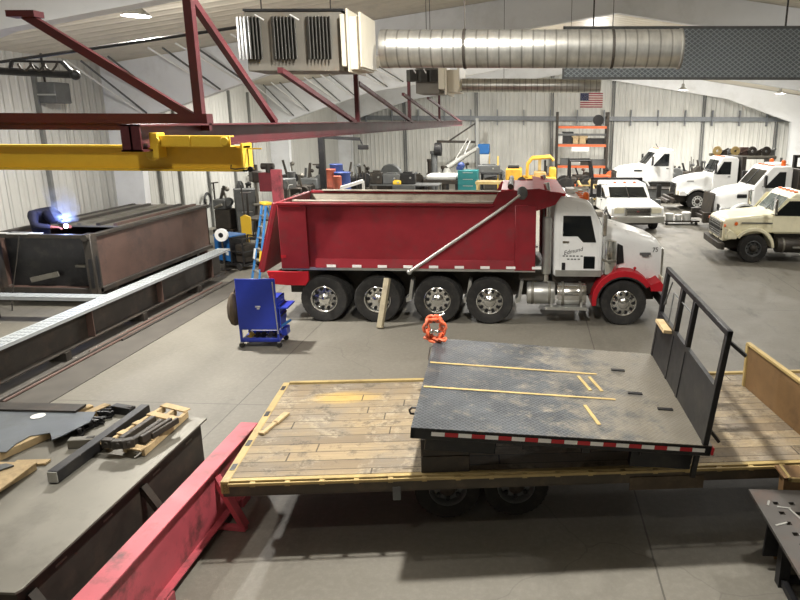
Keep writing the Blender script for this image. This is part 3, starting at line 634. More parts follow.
tank(t, -2.12, -1.5, -.95, .66, .25, 'alu', 'hydraulic_tank'); tank(t, -1.46, -.82, -.98, .66, .26); tank(t, -1.9, -.82, .98, .66, .26)
MB().box(-1.72, -.8, -1.3, -1.1, .36, .42).box(-1.6, -1.55, -1.2, -1.0, .4, .6).box(-.95, -.9, -1.2, -1.0, .4, .6).build('step', 'alu', t)
MB().box(-1.5, -.5, -1.04, -.99, 1.06, 1.2).build('cab_step_skirt', 'alu', t)
for s in (-1, 1):
    x = MB().tube((-1.7, s * 1.0, .95), (-1.7, s * 1.0, 2.88), .065, 12).tube((-1.7, s * 1.0, 2.9), (-1.74, s * 1.0, 3.1), .065, 12).build('exhaust_stack', 'chrome', t)
    MB().lathe([(.06, 1.1), (.1, 1.12), (.1, 2.35), (.06, 2.38)], (-1.7, s * 1.0, 0), 'z', 16).build('heat_shield', 'alu', x)
    y = s * 1.0
    c = MB().lathe([(.001, 1.12), (.14, 1.13), (.15, 1.2), (.15, 1.75), (.13, 1.86), (.001, 1.9)], (-.32, y, 0), 'z', 20).build('air_cleaner', 'chrome', t)
    MB().lathe([(.155, 1.4), (.16, 1.41), (.16, 1.45), (.155, 1.46)], (-.32, y, 0), 'z', 20).build('clamp', 'steel', c)
    v = MB().add([(-.14, s * .865, 1.3), (.02, s * .835, 1.35), (-.02, s * .83, 1.72), (-.14, s * .86, 1.78), (-.14, s * .885, 1.3), (.02, s * .855, 1.35), (-.02, s * .85, 1.72), (-.14, s * .88, 1.78)], [(0, 1, 2, 3), (7, 6, 5, 4), (0, 4, 5, 1), (1, 5, 6, 2), (2, 6, 7, 3), (3, 7, 4, 0)]).build('hood_vent', 'black', t)
    MB().box(.38, .62, s * .735 - .02, s * .735 + .02, 1.5, 1.55).box(.44, .58, s * .73 - .02, s * .73 + .02, 1.46, 1.5).build('hood_emblem', 'grey', t)
MB().tube((-1.1, .35, 2.86), (-.7, .35, 2.84), .035, 10, 0, .05).build('air_horn', 'chrome', t)
MB().tube((-1.1, -.2, 2.86), (-.8, -.2, 2.84), .03, 10, 0, .045).build('air_horn', 'chrome', t)
MB().box(-1.25, -1.05, -.2, .2, 2.78, 2.9).build('beacon_bar', 'dwhite', t, bevel=.01)
for yy in (-.75, .75): MB().lathe([(.07, 2.72), (.07, 2.84), (.04, 2.88), (.001, 2.89)], (-.86, yy, 0), 'z', 14).build('beacon', 'lens', t)
for s, rz in ((-1, 0), (1, PI)):
    lettering('Edmund', t, (-1.12, s * 1.021, 1.585), (PI / 2, math.radians(-14) * 0, rz), .13, 'black', 'door_lettering', .35).rotation_euler = (PI / 2, 0, rz) if s > 0 else (PI / 2, math.radians(-14), 0)
    mb = MB()
    for z, xs in ((1.5, (-1.35, -1.28, -1.2, -1.13, -1.05, -.96)), (1.43, (-1.25, -1.17, -1.1, -1.02))):
        for x in xs: mb.box(x, x + .05, s * 1.018 - .004, s * 1.018 + .004, z, z + .028)
    mb.build('small_lettering', 'grey', t)
lettering('75', t, (.74, -.645, 1.55), (PI / 2, 0, math.radians(20)), .15, 'grey', 'hood_number')
for s in (-1, 1): MB().ball((.25, s * .95, 1.24), .035).box(.24, .26, s * .95 - .01, s * .95 + .01, 1.14, 1.22).build('fender_lamp', 'fred', t)

# ---------------------------------------------------------------- trucks parked on the right
K = dict(cw=.98, paint='white', x0=-2.1, x1=-.75, xr=-1.15, zb=1.0, zw=1.95, zr=2.85, door=(-1.75, -.85), zsill=1.95, mirm='black',
         hood=[(-.8, .9, 1.05, 1.98, .2), (0, .85, 1.05, 1.88, .22), (.7, .74, .95, 1.74, .22), (.98, .66, .8, 1.6, .18), (1.03, .6, .78, 1.5, .14)],
         fender='white', r=.52, fr=.62, ft=.09, fy=(.5, 1.18), fang=(-.1, PI * .98), ffront=.98, flow=.3, ftop=.5, liner=True, style='white', tw=.3,
         lamp=(1.0, .88, .95, .1, .12), bumper=(1.3, 1.2, .4, .68), bm='dark', xe=-6.5, rear=(-4.6, -5.9), dual=True, mark=(-.7, -.35, 0, .35, .7), grille=(.9, .05, .1), track=1.0, bars=7)
t = truck('plow_truck', 'white square-hooded truck with chrome grille, behind the truck with tilted dark radiator', (8.42, 34.1, 0), PI + .03, K, .93, 'white work trucks along the right', 'truck')
MB().box(-2.45, -2.2, -1.1, 1.1, .9, 2.9).build('headboard', 'dark', t, bevel=.02)
MB().box(-6.6, -2.5, -1.2, 1.2, 1.2, 1.35).box(-6.6, -2.5, -1.2, -1.12, 1.35, 2.0).box(-6.6, -2.5, 1.12, 1.2, 1.35, 2.0).build('dump_body', 'grey', t)
MB().box(.2, .55, -.86, -.84, 1.55, 1.6).box(.2, .55, .84, .86, 1.55, 1.6).build('hood_badge', 'grey', t)
MB().box(1.25, 1.6, -.9, .9, .42, .55).tube((1.6, -1.1, .45), (1.6, 1.1, .45), .06, 8).build('plow_hitch', 'dark', t)

Fr = dict(K); Fr.update(cw=1.0, x0=-2.0, x1=-.35, xr=-1.0, zw=1.92, zr=2.82, zsill=1.9, door=(-1.75, -.75), hood=[(-.4, .95, 1.0, 1.96, .25), (.3, .93, 1.0, 1.86, .3), (.8, .84, .95, 1.72, .3), (1.1, .7, .8, 1.55, .25), (1.2, .6, .78, 1.42, .2)],
                     ffront=1.12, bumper=(1.34, 1.22, .4, .7), style='white', grille=(.9, .08, .1), gm='grey', lamp=(1.13, .92, 1.05, .12, .14), lampm='black')
t = truck('plow_truck', 'white rounded-hood truck with tilted dark radiator, between square-hooded and cream trucks', (8.75, 27.9, 0), PI + .06, Fr, .93, 'white work trucks along the right', 'truck')
MB().loft([[(1.3, -.7, .65), (1.38, -.7, .65), (1.38, .7, .65), (1.3, .7, .65)], [(1.18, -.7, 1.62), (1.26, -.7, 1.62), (1.26, .7, 1.62), (1.18, .7, 1.62)]]).build('front_screen', 'dark', t, bevel=.03)
MB().box(1.3, 1.75, -.95, -.75, .35, .8).box(1.3, 1.75, .75, .95, .35, .8).box(1.5, 1.62, -1.1, 1.1, .45, .6).build('plow_hitch', 'dark', t)
for s in (-1, 1):
    MB().box(-.1, .35, s * .945 - .03, s * .945 + .03, 1.45, 1.62).build('side_vent', 'black', t, bevel=.03)
    MB().lathe([(.09, 2.82), (.1, 2.86), (.1, 3.02), (.05, 3.08), (.001, 3.09)], (-1.7, s * .62, 0), 'z', 14).build('beacon', 'lens', t)
MB().box(-2.0, -1.3, -.5, .5, 2.8, 2.93).build('roof_fairing', 'white', t, bevel=.04, seg=2)
MB().box(-2.5, -2.2, -1.1, 1.1, .9, 2.7).box(-6.4, -2.5, -1.2, 1.2, 1.1, 1.3).build('truck_body', 'dark', t, bevel=.02)
MB().box(-2.3, -2.15, -1.15, -.95, 1.5, 2.6).tube((-2.25, -.9, 2.0), (-2.25, -.9, 3.1), .06, 8).build('stack', 'grey', t)

Fb = dict(Fr); Fb.update(hood=[(-.4, .95, 1.0, 1.96, .25), (.3, .93, 1.0, 1.9, .28), (.8, .86, .95, 1.82, .25), (1.12, .76, .8, 1.7, .2), (1.2, .68, .78, 1.58, .16)], lampm='hlens', style='dark', lamp=(1.13, .92, 1.1, .12, .12))
t = truck('cab_chassis_truck', 'white sloped-hood truck at the back wall, seen over the pickup roof', (6.15, 38.6, 0), PI + .05, Fb, 1.0, 'white work trucks along the right', 'truck')
MB().box(1.15, 1.25, -.7, .7, .8, 1.6).build('grille_mesh', 'dark', t, bevel=.05, seg=2)
for s in (-1, 1): MB().lathe([(.001, 0), (.09, 0), (.09, .02), (.001, .02)], (.75, s * .9 - (.0 if s > 0 else .02), 1.15), 'y', 12).box(-.2, .25, s * .95 - .03, s * .95 + .03, 1.62, 1.7).build('side_lamp', 'black', t)
MB().tube((-1.4, -.3, 2.8), (-1.2, -.3, 3.1), .02, 6).build('antenna_mount', 'black', t)

Fo = dict(cw=.98, paint='cream', x0=-1.75, x1=-.62, xr=-1.08, zb=.92, zw=1.55, zr=2.2, door=(-1.6, -.55), zsill=1.5, mirm='chrome', wsm='lglass',
          hood=[(-.65, .98, .95, 1.56, .14), (.0, .96, .9, 1.5, .14), (.6, .92, .72, 1.42, .13), (.86, .9, .65, 1.34, .1), (.92, .86, .65, 1.28, .08)],
          fender='cream', r=.45, fr=.56, ft=.09, fy=(.55, 1.13), fang=(-.1, PI * .98), ffront=.86, flow=.3, ftop=.52, ftopz=1.16, style='dark', tw=.26, liner=False,
          lamp=(.87, .98, .98, .07, .1), bumper=(.98, 1.1, .4, .62), bm='dark', xe=-5.5, rear=(-4.0,), dual=True, mark=(-.7, -.35, 0, .35, .7), grille=(.82, .12, .06), hbars=True, bars=6, track=.98, turn=(.92, .98, 1.16), gm='alu')
t = truck('old_flatbed_truck', 'cream older truck with boxy hood and split side windows, nearest of the right row', (7.2, 21.85, 0), PI - .02, Fo, 1.0, None, 'truck')
for s in (-1, 1):
    MB().box(-1.7, .4, s * .985 - .012, s * .985 + .012, 1.24, 1.275).build('side_stripe', 'grey', t)
    MB().lathe([(.001, 0), (.06, 0), (.05, .02), (.001, .02)], (.55, s * .945, 1.22), 'y', 12).build('side_marker', 'lens', t)
    tank(t, -1.7, -.75, s * .9, .55, .24, 'dark'); MB().box(-1.6, -1.2, s * 1.1 - .08, s * 1.1 + .08, .5, .55).build('step', 'alu', t)
MB().box(-2.25, -1.95, -1.1, 1.1, .7, 1.1).box(-6, -2.25, -1.2, 1.2, .9, 1.1).box(-2.3, -2.2, -1.2, 1.2, 1.1, 2.1).build('flatbed_body', 'dark', t)
MB().box(.9, .98, -.75, .75, .98, 1.03).build('grille_bar', 'black', t)

# ---------------------------------------------------------------- white pickup, nose toward us
Pk = dict(cw=.86, paint='white', x0=-2.6, x1=-.45, xr=-1.12, zb=.5, zw=1.1, zr=1.64, wtop=.16, door=(-1.55, -.6), zsill=1.08, mirm='black',
          hood=[(-.5, .9, .6, 1.12, .12), (.2, .92, .55, 1.08, .13), (.75, .92, .52, 1.02, .12), (.92, .9, .5, .95, .1)],
          fender='white', r=.38, fr=.46, ft=.07, fy=(.6, .99), fang=(-.1, PI * 1.0), ffront=.9, flow=.25, ftop=.5, style='dark', tw=.24, liner=False,
          lamp=(.93, .7, .82, .19, .1), bumper=(1.02, 1.0, .38, .63), bm='alu', xe=-4.6, rear=(-3.4,), mark=(-.4, 0, .4), grille=(.5, .17, .06), hbars=True, bars=4, track=.85)
t = truck('pickup_truck', 'white crew cab pickup facing the camera with black flatbed behind', (4.3, 27.3, 0), -PI / 2 + .1, Pk, 1.08, None, 'pickup truck')
MB().box(-4.9, -2.7, -1.1, 1.1, .9, 1.05).box(-2.75, -2.65, -1.1, -1.0, 1.0, 1.72).box(-2.75, -2.65, 1.0, 1.1, 1.0, 1.72).box(-2.75, -2.65, -1.1, 1.1, 1.64, 1.74).build('flatbed', 'black', t)
for s in (-1, 1):
    d = MB().prism([(-2.45, .58), (-1.62, .58), (-1.62, 1.53), (-2.45, 1.53)], 'y', s * .86 - .004, s * .86 + s * .018).build('rear_door', 'white', t, bevel=.012)
    MB().prism([(-2.38, 1.1), (-1.68, 1.1), (-1.68, 1.47), (-2.3, 1.47)], 'y', s * .86, s * .86 + s * .026).build('side_window', 'glass', d)
MB().box(.93, .96, -.05, .05, .76, .81).build('badge', 'fred', t)
MB().box(1.0, 1.06, -.55, .55, .46, .55).build('air_dam', 'black', t)
# ================================================================ flatbed trailer
TA = math.radians(6.6); t = thing('flatbed_trailer', 'long plank-decked flatbed trailer with tan steel border, carrying the black truck bed', 'trailer', (-3.06, 5.75, 0), TA)
TL, TW, TZ = 7.9, 2.57, .85
dk = MB().box(.09, TL - .1, .08, TW - .08, TZ - .05, TZ - .004).build('plank_deck', 'planks', t)
b1 = MB().box(0, .09, 0, TW, TZ - .14, TZ)
b1.build('end_rail', 'tan', t, bevel=.006)
for y in (.22, .75, 1.5, 2.3): MB().box(.02, .07, y, y + .13, TZ, TZ + .004).build('tie_slot', 'black', t)
MB().box(.09, TL, 0, .06, TZ - .03, TZ + .005).box(.09, TL, -.055, -.035, TZ - .03, TZ + .002).build('front_rub_rail', 'tan', t, bevel=.004)
MB().box(.09, TL, TW - .06, TW, TZ - .03, TZ + .02).build('back_rub_rail', 'tan', t, bevel=.004)
for k in range(22):
    x = .3 + k * .345
    MB().box(x, x + .05, -.036, .0, TZ - .05, TZ - .004).build('stake_pocket', 'tan', t)
fb = mat('trailer_side_steel', '4b443a', .6, .2, .2, 3, '6a5c48', .6, 3)
MB().box(.02, TL, .0, .035, TZ - .16, TZ - .03).box(.02, TL, .0, .1, TZ - .17, TZ - .15).box(.02, TL, .0, .1, TZ - .05, TZ - .035).build('side_beam', fb, t)
MB().box(.02, TL, TW - .035, TW, TZ - .16, TZ - .03).build('side_beam', fb, t)
for y in (.75, 1.8): MB().ibeam((.1, y, TZ - .22), (TL - .1, y, TZ - .22), .12, .32, .015).build('main_beam', 'dark', t)
mb = MB()
for k in range(13): mb.box(.3 + k * .6, .36 + k * .6, .04, TW - .04, TZ - .14, TZ - .06)
mb.build('cross_members', 'dark', t)
MB().box(4.2, 5.0, -.012, -.001, TZ - .25, TZ - .1).build('mud_plate', mat('mud_brown', '4d4234', .8, 0, .25, 4, '6e6250', .5, 3), t)
MB().box(1.72, 1.8, -.01, .06, TZ - .27, TZ - .12).build('winch_bracket', 'grey', t)
for wx in (2.28, 3.05):
    for s, y in ((-1, .62), (1, TW - .62)): make_wheel('dark', .375, .24, t, (wx, y, .375), s)
    MB().tube((wx, .6, .375), (wx, TW - .6, .375), .05, 8).box(wx - .3, wx + .3, .75, .8, .42, .5).box(wx - .3, wx + .3, TW - .8, TW - .75, .42, .5).build('axle', 'dark', t)
# upright sheet across the right end of the deck
p0, p1 = gz(744, 386, TZ), gz(802, 437, TZ)
iv = ROOTM[t.name].inverted(); a, b = iv @ p0, iv @ p1
b = a + (b - a) * 1.75; h = .62
dn = (b - a).normalized(); nn = V((dn.y, -dn.x, 0)) * -.05
e = MB(); e.add([a, b, b + nn, a + nn] + [q + V((0, 0, h)) for q in (a, b, b + nn, a + nn)], [(3, 2, 1, 0), (4, 5, 6, 7), (0, 1, 5, 4), (1, 2, 6, 5), (2, 3, 7, 6), (3, 0, 4, 7)])
e.build('end_gate', 'tanrust', t)['label'] = 'rusted tan steel sheet standing across the deck'
MB().bar(a + V((0, 0, h)), b + V((0, 0, h)), .06, .04).bar(a + V((0, 0, 0)), a + V((0, 0, h)), .05, .05).build('gate_edge', 'tan', t, bevel=.006)
for x, y in ((5.6, 2.34), (5.78, 2.34)): MB().box(x, x + .12, y - .06, y + .06, TZ - .003, TZ + .003).build('deck_hole', 'black', t)
a, b = gz(262, 434, TZ + .02), gz(287, 413, TZ + .02)
m_ = MB().bar(a, a.lerp(b, .55), .05, .03).bar(a.lerp(b, .5), b, .08, .03).bar(gz(259, 433, TZ + .015), gz(268, 431, TZ + .015), .06, .025)
solo(m_, 'wood_scrap', 'wood', 'pale split wood scrap lying on the left end of the trailer deck', 'wood scrap', bevel=.003)

# ================================================================ black truck bed lying on the trailer, left end raised
FL, BL, FR_, BR_ = gz(411, 430, 1.53), gz(447, 337, 1.64), gz(709, 443, 1.27), gz(653, 356, 1.33)
ex = ((FR_ - FL) + (BR_ - BL)) / 2; BLn = ex.length; ex.normalize()
ey = ((BL - FL) + (BR_ - FR_)) / 2; BWd = ey.length; eys = ey.normalized(); ey = (ey - ex * ey.dot(ex)).normalized(); ez = ex.cross(ey)
cen = (FL + BL + FR_ + BR_) / 4; eys = (eys * .75 + ey * .25).normalized()
t = thing('truck_bed', 'black steel truck bed with headache rack, resting tilted on the plank trailer', 'truck bed', tuple(cen - ez * .2))
BM = Matrix((ex, ey, ez)).transposed().to_4x4(); BM.translation = cen - ex * (BLn / 2 + .08) - eys * BWd / 2; BLn += .13
SH = Matrix((ex, eys, ez)).transposed().to_4x4(); SH.translation = BM.translation; MB.DEF = BM.inverted() @ SH
t.matrix_world = BM; ROOTM[t.name] = BM
t.rotation_mode = 'QUATERNION'; t.rotation_quaternion = BM.to_quaternion(); t.location = BM.translation
L_, W_ = BLn, BWd
MB().box(0, L_, 0, W_, -.02, 0).build('deck_plate', 'tread', t)
for v in (.38, .66):
    MB().box(.02, L_ * (.72 if v < .5 else .68), W_ * v - .018, W_ * v + .018, 0, .006).build('wood_strip', 'tan', t)
fr = MB().box(0, L_, 0, .05, -.12, -.002).box(0, L_, W_ - .05, W_, -.12, -.002).box(0, .05, 0, W_, -.12, -.002).box(L_ - .05, L_, 0, W_, -.12, -.002).build('side_rail', 'black', t, bevel=.006)
MB().box(L_ - .0, L_ + .03, -.01, .06, -.11, -.02).build('corner_light', 'tred', fr, bevel=.01)
k = 0; x = .2
while x < L_ - .08:
    w = min(.128, L_ - .06 - x); MB().box(x, x + w, -.006, .0, -.075, -.035).build('reflective_tape', 'tape' if k % 2 == 0 else 'tred', fr); x += .13; k += 1
for y in (.75, 1.75): MB().box(.1, L_ - .3, y - .05, y + .05, -.33, -.12).build('sill', 'black', t)
for x in (.5, 1.1, 1.7, 2.3): MB().box(x, x + .08, .06, W_ - .06, -.2, -.1).build('cross_member', 'black', t)
MB().box(.12, .85, .3, .75, -.42, -.12).build('tool_box', 'black', t, bevel=.01)
MB().box(L_ - .75, L_ - .1, .2, .3, -.4, -.12).bar((L_ - .1, .1, -.1), (L_ - .1, .1, -.42), .05).build('mount_leg', 'black', t)
MB().path([(-.0, .5, -.05), (-.05, .5, -.05), (-.075, .5, -.08), (-.06, .5, -.12), (-.02, .5, -.12)], .012, 8).build('hook', 'black', t)
MB().path([(.02, W_ - .15, -.03), (-.04, W_ - .2, -.06), (-.03, W_ - .45, -.1), (.0, W_ - .62, -.06)], .01, 6).build('cable', 'dark', t)
for x, v0, v1 in ((.60, .62, .46), (.645, .62, .46), (.595, .3, .12)):
    MB().bar((L_ * x, W_ * v0, .004), (L_ * x + .1, W_ * v1, .004), .04, .006).build('wood_strip', 'tan', t)
# headache rack at the right end
hr = 1.22
rk = MB().box(L_ - .1, L_ - .04, .0, W_, hr - .06, hr).build('rack_top_rail', 'black', t, bevel=.005)
for v in (.0, .445, .66, .975):
    MB().box(L_ - .1, L_ - .04, W_ * v, W_ * v + .065, -.05, hr).build('rack_post', 'black', t, bevel=.005)
MB().box(L_ - .09, L_ - .06, .06, W_ - .03, .0, .62).build('rack_panel', 'black', t)
MB().box(L_ - .1, L_ - .05, .06, W_ - .03, .58, .63).build('rack_middle_rail', 'black', t)
MB().box(L_ - .2, L_ - .08, W_ * .7, W_ * .88, .56, .6).build('wood_shim', 'wood', t)
MB().tube((L_ - .07, W_ * .82, .63), (L_ - .07, W_ * .82, 1.0), .008, 6).tube((L_ - .07, W_ * .82, 1.0), (L_ - .07, W_ * .5, 1.0), .008, 6).tube((L_ - .07, W_ * .95, .75), (L_ - .07, W_ * .88, 1.1), .01, 6).build('wire_bracket', 'grey', t)
MB().bar((L_ - .02, .12, hr - .14), (L_ + .16, .06, hr - .26), .05, .03).build('tie_tab', 'black', t)
MB().bar((L_ + .0, .12, .1), (L_ + .1, .1, .0), .05, .03).build('tie_tab', 'black', t)
for x, y in ((.75, .72), (.78, .45), (.87, .3)):
    MB().box(L_ * x, L_ * x + .17, W_ * y, W_ * y + .05, 0, .012).build('tie_slot', 'black', t)
for x, y, w, h in ((.86, .36, .06, .8), (.8, .12, .06, .4)): MB().add([(L_ * x - .16, W_ * (y + .28), .004), (L_ * x - .1, W_ * (y + .28), .004), (L_ * x, W_ * y, .004), (L_ * x - .06, W_ * y, .004)], [(0, 3, 2, 1)]).box(0, 0, 0, 0, 0, 0).build('worn_strip', 'wood', t) if False else None
MB.DEF = None
# blocking under the raised end
bp = BM @ V((.35, W_ * .5, -.33))
mb = MB(); mb.M = Matrix.Translation(V((bp.x, bp.y, TZ))) @ Matrix.Rotation(TA, 4, 'Z')
hh = bp.z - TZ - .0
for k in range(2): mb.box(-.25, .25, -.85 + .0 * k, .85, hh / 2 * k, hh / 2 * (k + 1) - .004)
solo(mb, 'timber_blocking', 'dark', 'dark blocking timbers under the raised end of the black truck bed', 'blocking', bevel=.008)
# orange chain bundle on the back left corner
c = BM @ V((.17, W_ - .13, .0))
t = thing('rigging_chain', 'orange rigging chain bundled upright on the corner of the black bed', 'chain', tuple(c))
for k in range(13):
    a = 2 * PI * k / 13 + .2; r = 1 + .12 * math.sin(3 * a)
    q = V((.105 * r * math.cos(a), 0, .17 + .15 * r * math.sin(a))); tn = V((-.105 * math.sin(a), .0, .15 * math.cos(a))).normalized()
    sd = V((0, 1, 0)) if k % 2 else tn.cross(V((0, 1, 0)))
    MB().path([q + tn * .055 * math.cos(u) + sd * .036 * math.sin(u) for u in [2 * PI * i / 10 for i in range(10)]], .019, 7, closed=True).build('chain_link', 'orag', t)
for k in range(5):
    q = V((.1 * math.cos(k * 1.3), -.03 + .02 * k, .04)); MB().path([q + V((.05 * math.cos(u), .03 * math.sin(u), .012 * math.sin(2 * u))) for u in [2 * PI * i / 9 for i in range(9)]], .018, 6, closed=True).build('chain_link', 'orag', t)
MB().ball((-.035, -.03, .14), .035).build('binder_hook', 'chrome', t)
MB().ball((.04, -.03, .14), .035).tube((0, 0, .31), (.13, .02, .37), .012, 6).build('binder_hook', 'chrome', t)

# ================================================================ left work table with its parts
t = thing('work_table', 'broad grey steel plate work table at lower left with deep side skirt', 'work table', (-5.7, 5.75, 0))
tx0, tx1, ty0, ty1, tz = -8.2, -3.94, 4.18, 7.33, .8
MB().prism([(tx0, ty0), (tx1 - .02, ty0), (tx1, ty0 + .05), (tx1, ty1 - .07), (tx1 - .35, ty1), (tx0, ty1)], 'z', tz - .025, tz).build('table_top', 'steel', t, world=True, bevel=.003)
sk = MB().box(tx1 - .12, tx1 - .1, ty0 + .1, ty1 - .05, .2, tz - .025).box(tx1 - .18, tx1 - .04, ty0 + .1, ty1 - .05, .18, .2).box(tx0 + .1, tx1 - .12, ty0 + .1, ty0 + .12, .3, tz - .025).box(tx0 + .1, tx1 - .12, ty1 - .12, ty1 - .1, .3, tz - .025).build('skirt_beam', 'dark', t, world=True)
for y in (4.7, 5.35, 6.2, 6.9): MB().box(tx1 - .1, tx1 - .095, y, y + .14, .62, .64).build('slot', 'steel', sk, world=True)
for x in (tx0 + .4, tx1 - .25):
    for y in (4.5, 6.9): MB().box(x - .06, x + .06, y - .06, y + .06, 0, tz - .025).build('leg', 'dark', t, world=True)
for y in (6.0, 4.4): MB().bar((tx1 - .1, y, .62), (tx1 + .26, y - .02, .05), .09, .06).build('outrigger', 'dark', t, world=True)
TT = tz
def onz(px, py, z=TT): return gz(px, py, z)
# back channel with slots
a, b = onz(-30, 408, TT), onz(93, 410, TT)
mb = MB().box(a.x, b.x, 7.1, 7.12, TT, TT + .13).box(a.x, b.x, 7.12, 7.3, TT + .1, TT + .13).box(a.x, b.x, 7.12, 7.3, TT, TT + .02)
t = thing('slotted_channel', 'dark steel channel with slot cutouts along the back of the work table', 'steel channel', (b.x - .9, 7.1, TT))
ch = mb.build('channel', 'dark', t, world=True)
for k in range(12):
    p = onz(2 + k * 3.1, 408, TT + .07)
    MB().add([(p.x, 7.095, TT + .04), (p.x + .05, 7.095, TT + .04), (p.x + .07, 7.095, TT + .1), (p.x + .02, 7.095, TT + .1), (p.x, 7.1, TT + .04), (p.x + .05, 7.1, TT + .04), (p.x + .07, 7.1, TT + .1), (p.x + .02, 7.1, TT + .1)], [(0, 1, 2, 3), (0, 4, 5, 1), (1, 5, 6, 2), (2, 6, 7, 3), (3, 7, 4, 0)]).build('slot', 'galv', ch, world=True)
# tan dunnage boards under the cut plate
for k, ((x0, y0), (x1, y1), w) in enumerate((((108, 407), (-6, 458), .11), ((92, 408), (-20, 448), .09), ((62, 412), (-40, 440), .09), ((48, 460), (14, 461), .1))):
    a, b = onz(x0, y0, TT + .04), onz(x1, y1, TT + .04)
    lab = ['long tan dunnage board nearest the slotted dark channel beam', 'tan dunnage board second in, beside the cut steel plate', 'tan dunnage board beneath the cut steel plate', 'tan dunnage board crosswise in front of the cut plate'][k]
    z = .09 if k < 3 else .03
    mb = MB().bar((a.x, a.y, TT + z / 2), (b.x, b.y, TT + z / 2), w, z - .004)
    solo(mb, 'dunnage_board', 'wood', lab, 'board', group='dunnage boards on the work table', bevel=.004)
pts = [(-40, 412), (96, 412), (90, 422), (62, 436), (52, 440), (50, 433), (30, 436), (16, 444), (6, 452), (-40, 452)]
P3 = [onz(x, y, TT + .1) for x, y in pts]
mb = MB().prism([(p.x, p.y) for p in P3], 'z', TT + .092, TT + .104)
solo(mb, 'cut_steel_plate', 'steel2', 'blue-grey cut steel plate with wavy edge on tan boards', 'steel plate', bevel=.002)
a = onz(38, 416, TT + .108); solo(MB().lathe([(.001, 0), (.075, 0), (.08, .006), (.001, .008)], (a.x, a.y, TT + .105), 'z', 14), 'paper_scrap', 'tape', 'pale round scrap lying on the blue-grey cut plate', 'scrap')
# square tube beam lying across
a, b = onz(53, 477, TT + .07), onz(146, 409, TT + .07)
t = thing('steel_tube', 'long black square steel tube lying diagonally on the work table', 'steel tube', (a.x, a.y, TT))
MB().bar(a, b, .11, .13).build('tube', 'black', t, bevel=.008, seg=2, world=True)
d = (b - a).normalized(); MB().bar(a - d * .012, a + d * .004, .10, .115).build('end_plate', 'alu', t, world=True)
for k, ((x0, y0), (x1, y1), w, h, lab) in enumerate((((69, 443), (96, 441), .1, .1, 'short grey square tube against the long black tube'), ((114, 408), (133, 411), .1, .1, 'short dark channel stub at the back end of the long black tube'))):
    a, b = onz(x0, y0, TT + h / 2 + .003), onz(x1, y1, TT + h / 2 + .003)
    t = thing('steel_stub', lab, 'steel stub', (a.x, a.y, TT)); MB().bar(a, b, w, h).build('tube', ['steel', 'black'][k], t, bevel=.006, world=True)
    MB().bar(a + V((0, 0, .03)), a.lerp(b, .96) + V((0, 0, .055)), .05, .006).build('weld_bead', 'dark', t, world=True)
for k in range(7):
    p = onz(84 + k * 5, 434 - k * 3.6, TT); q = p + V((R.uniform(-.05, .05), R.uniform(-.03, .05), 0)); mb = MB()
    mb.M = Matrix.Translation(V((q.x, q.y, TT))) @ Matrix.Rotation(R.uniform(0, 3), 4, 'Z')
    mb.box(-.08, .08, -.03, .03, 0, .03).tube((-.05, 0, .03), (-.05, 0, .1), .022, 8).tube((.05, -.02, .05), (.05, .03, .05), .03, 8).bar((-.08, 0, .09), (.09, .02, .06), .03)
    o = mb.build('clamp_fitting', 'black', None, loc=(q.x, q.y, TT), bevel=.003); tag(o, 'small black machined fitting in the heap beside the long black tube', 'fitting', 'black fittings heaped on the work table')
# pallet with tubes
a, b, c, d = onz(105, 450, TT), onz(145, 457, TT), onz(188, 418, TT), onz(164, 412, TT)
t = thing('wood_pallet', 'tan wooden pallet holding dark steel pieces on the work table', 'pallet', tuple((a + b + c + d) / 4))
for k in range(5):
    f = k / 4; MB().bar(a.lerp(d, f) + V((0, 0, .1)), b.lerp(c, f) + V((0, 0, .1)), .1, .018).build('slat', 'wood', t, world=True, bevel=.002)
for f in (.03, .5, .97): MB().bar(a.lerp(b, f) + V((0, 0, .05)), d.lerp(c, f) + V((0, 0, .05)), .04, .08).build('runner', 'wood', t, world=True, bevel=.002)
z0 = TT + .11
for k, (x0, y0, x1, y1, w, h) in enumerate(((121, 441, 154, 419, .065, .09), (131, 443, 162, 422, .06, .08), (141, 440, 171, 421, .05, .09), (152, 436, 178, 420, .035, .07))):
    p, q = gz(x0, y0, z0 + h / 2), gz(x1, y1, z0 + h / 2)
    t2 = thing('steel_block', ['dark steel tube on the pallet, nearest the long black tube', 'second dark steel tube on the pallet', 'third dark steel tube on the pallet, lighter on top', 'thin dark bar at the outer side of the pallet'][k], 'steel piece', (p.x, p.y, z0), 0, 'steel pieces on the pallet')
    MB().bar(p, q, w, h).build('tube', 'dark', t2, bevel=.008, seg=2, world=True)
for k, (x, y) in enumerate(((109, 447), (119, 448), (129, 447))):
    p = gz(x, y, z0); mb = MB(); mb.M = Matrix.Translation(p) @ Matrix.Rotation(.3 * k, 4, 'Z'); mb.box(-.06, .06, -.04, .04, 0, .1).tube((0, -.05, .06), (0, -.035, .06), .025, 10)
    tag(mb.build('cast_block', 'dark', None, loc=tuple(p), bevel=.012), ['dark cast block at the left front corner of the pallet', 'dark cast block in the middle of the pallet front', 'dark cast block at the right of the pallet front'][k], 'cast block', 'cast blocks on the pallet')
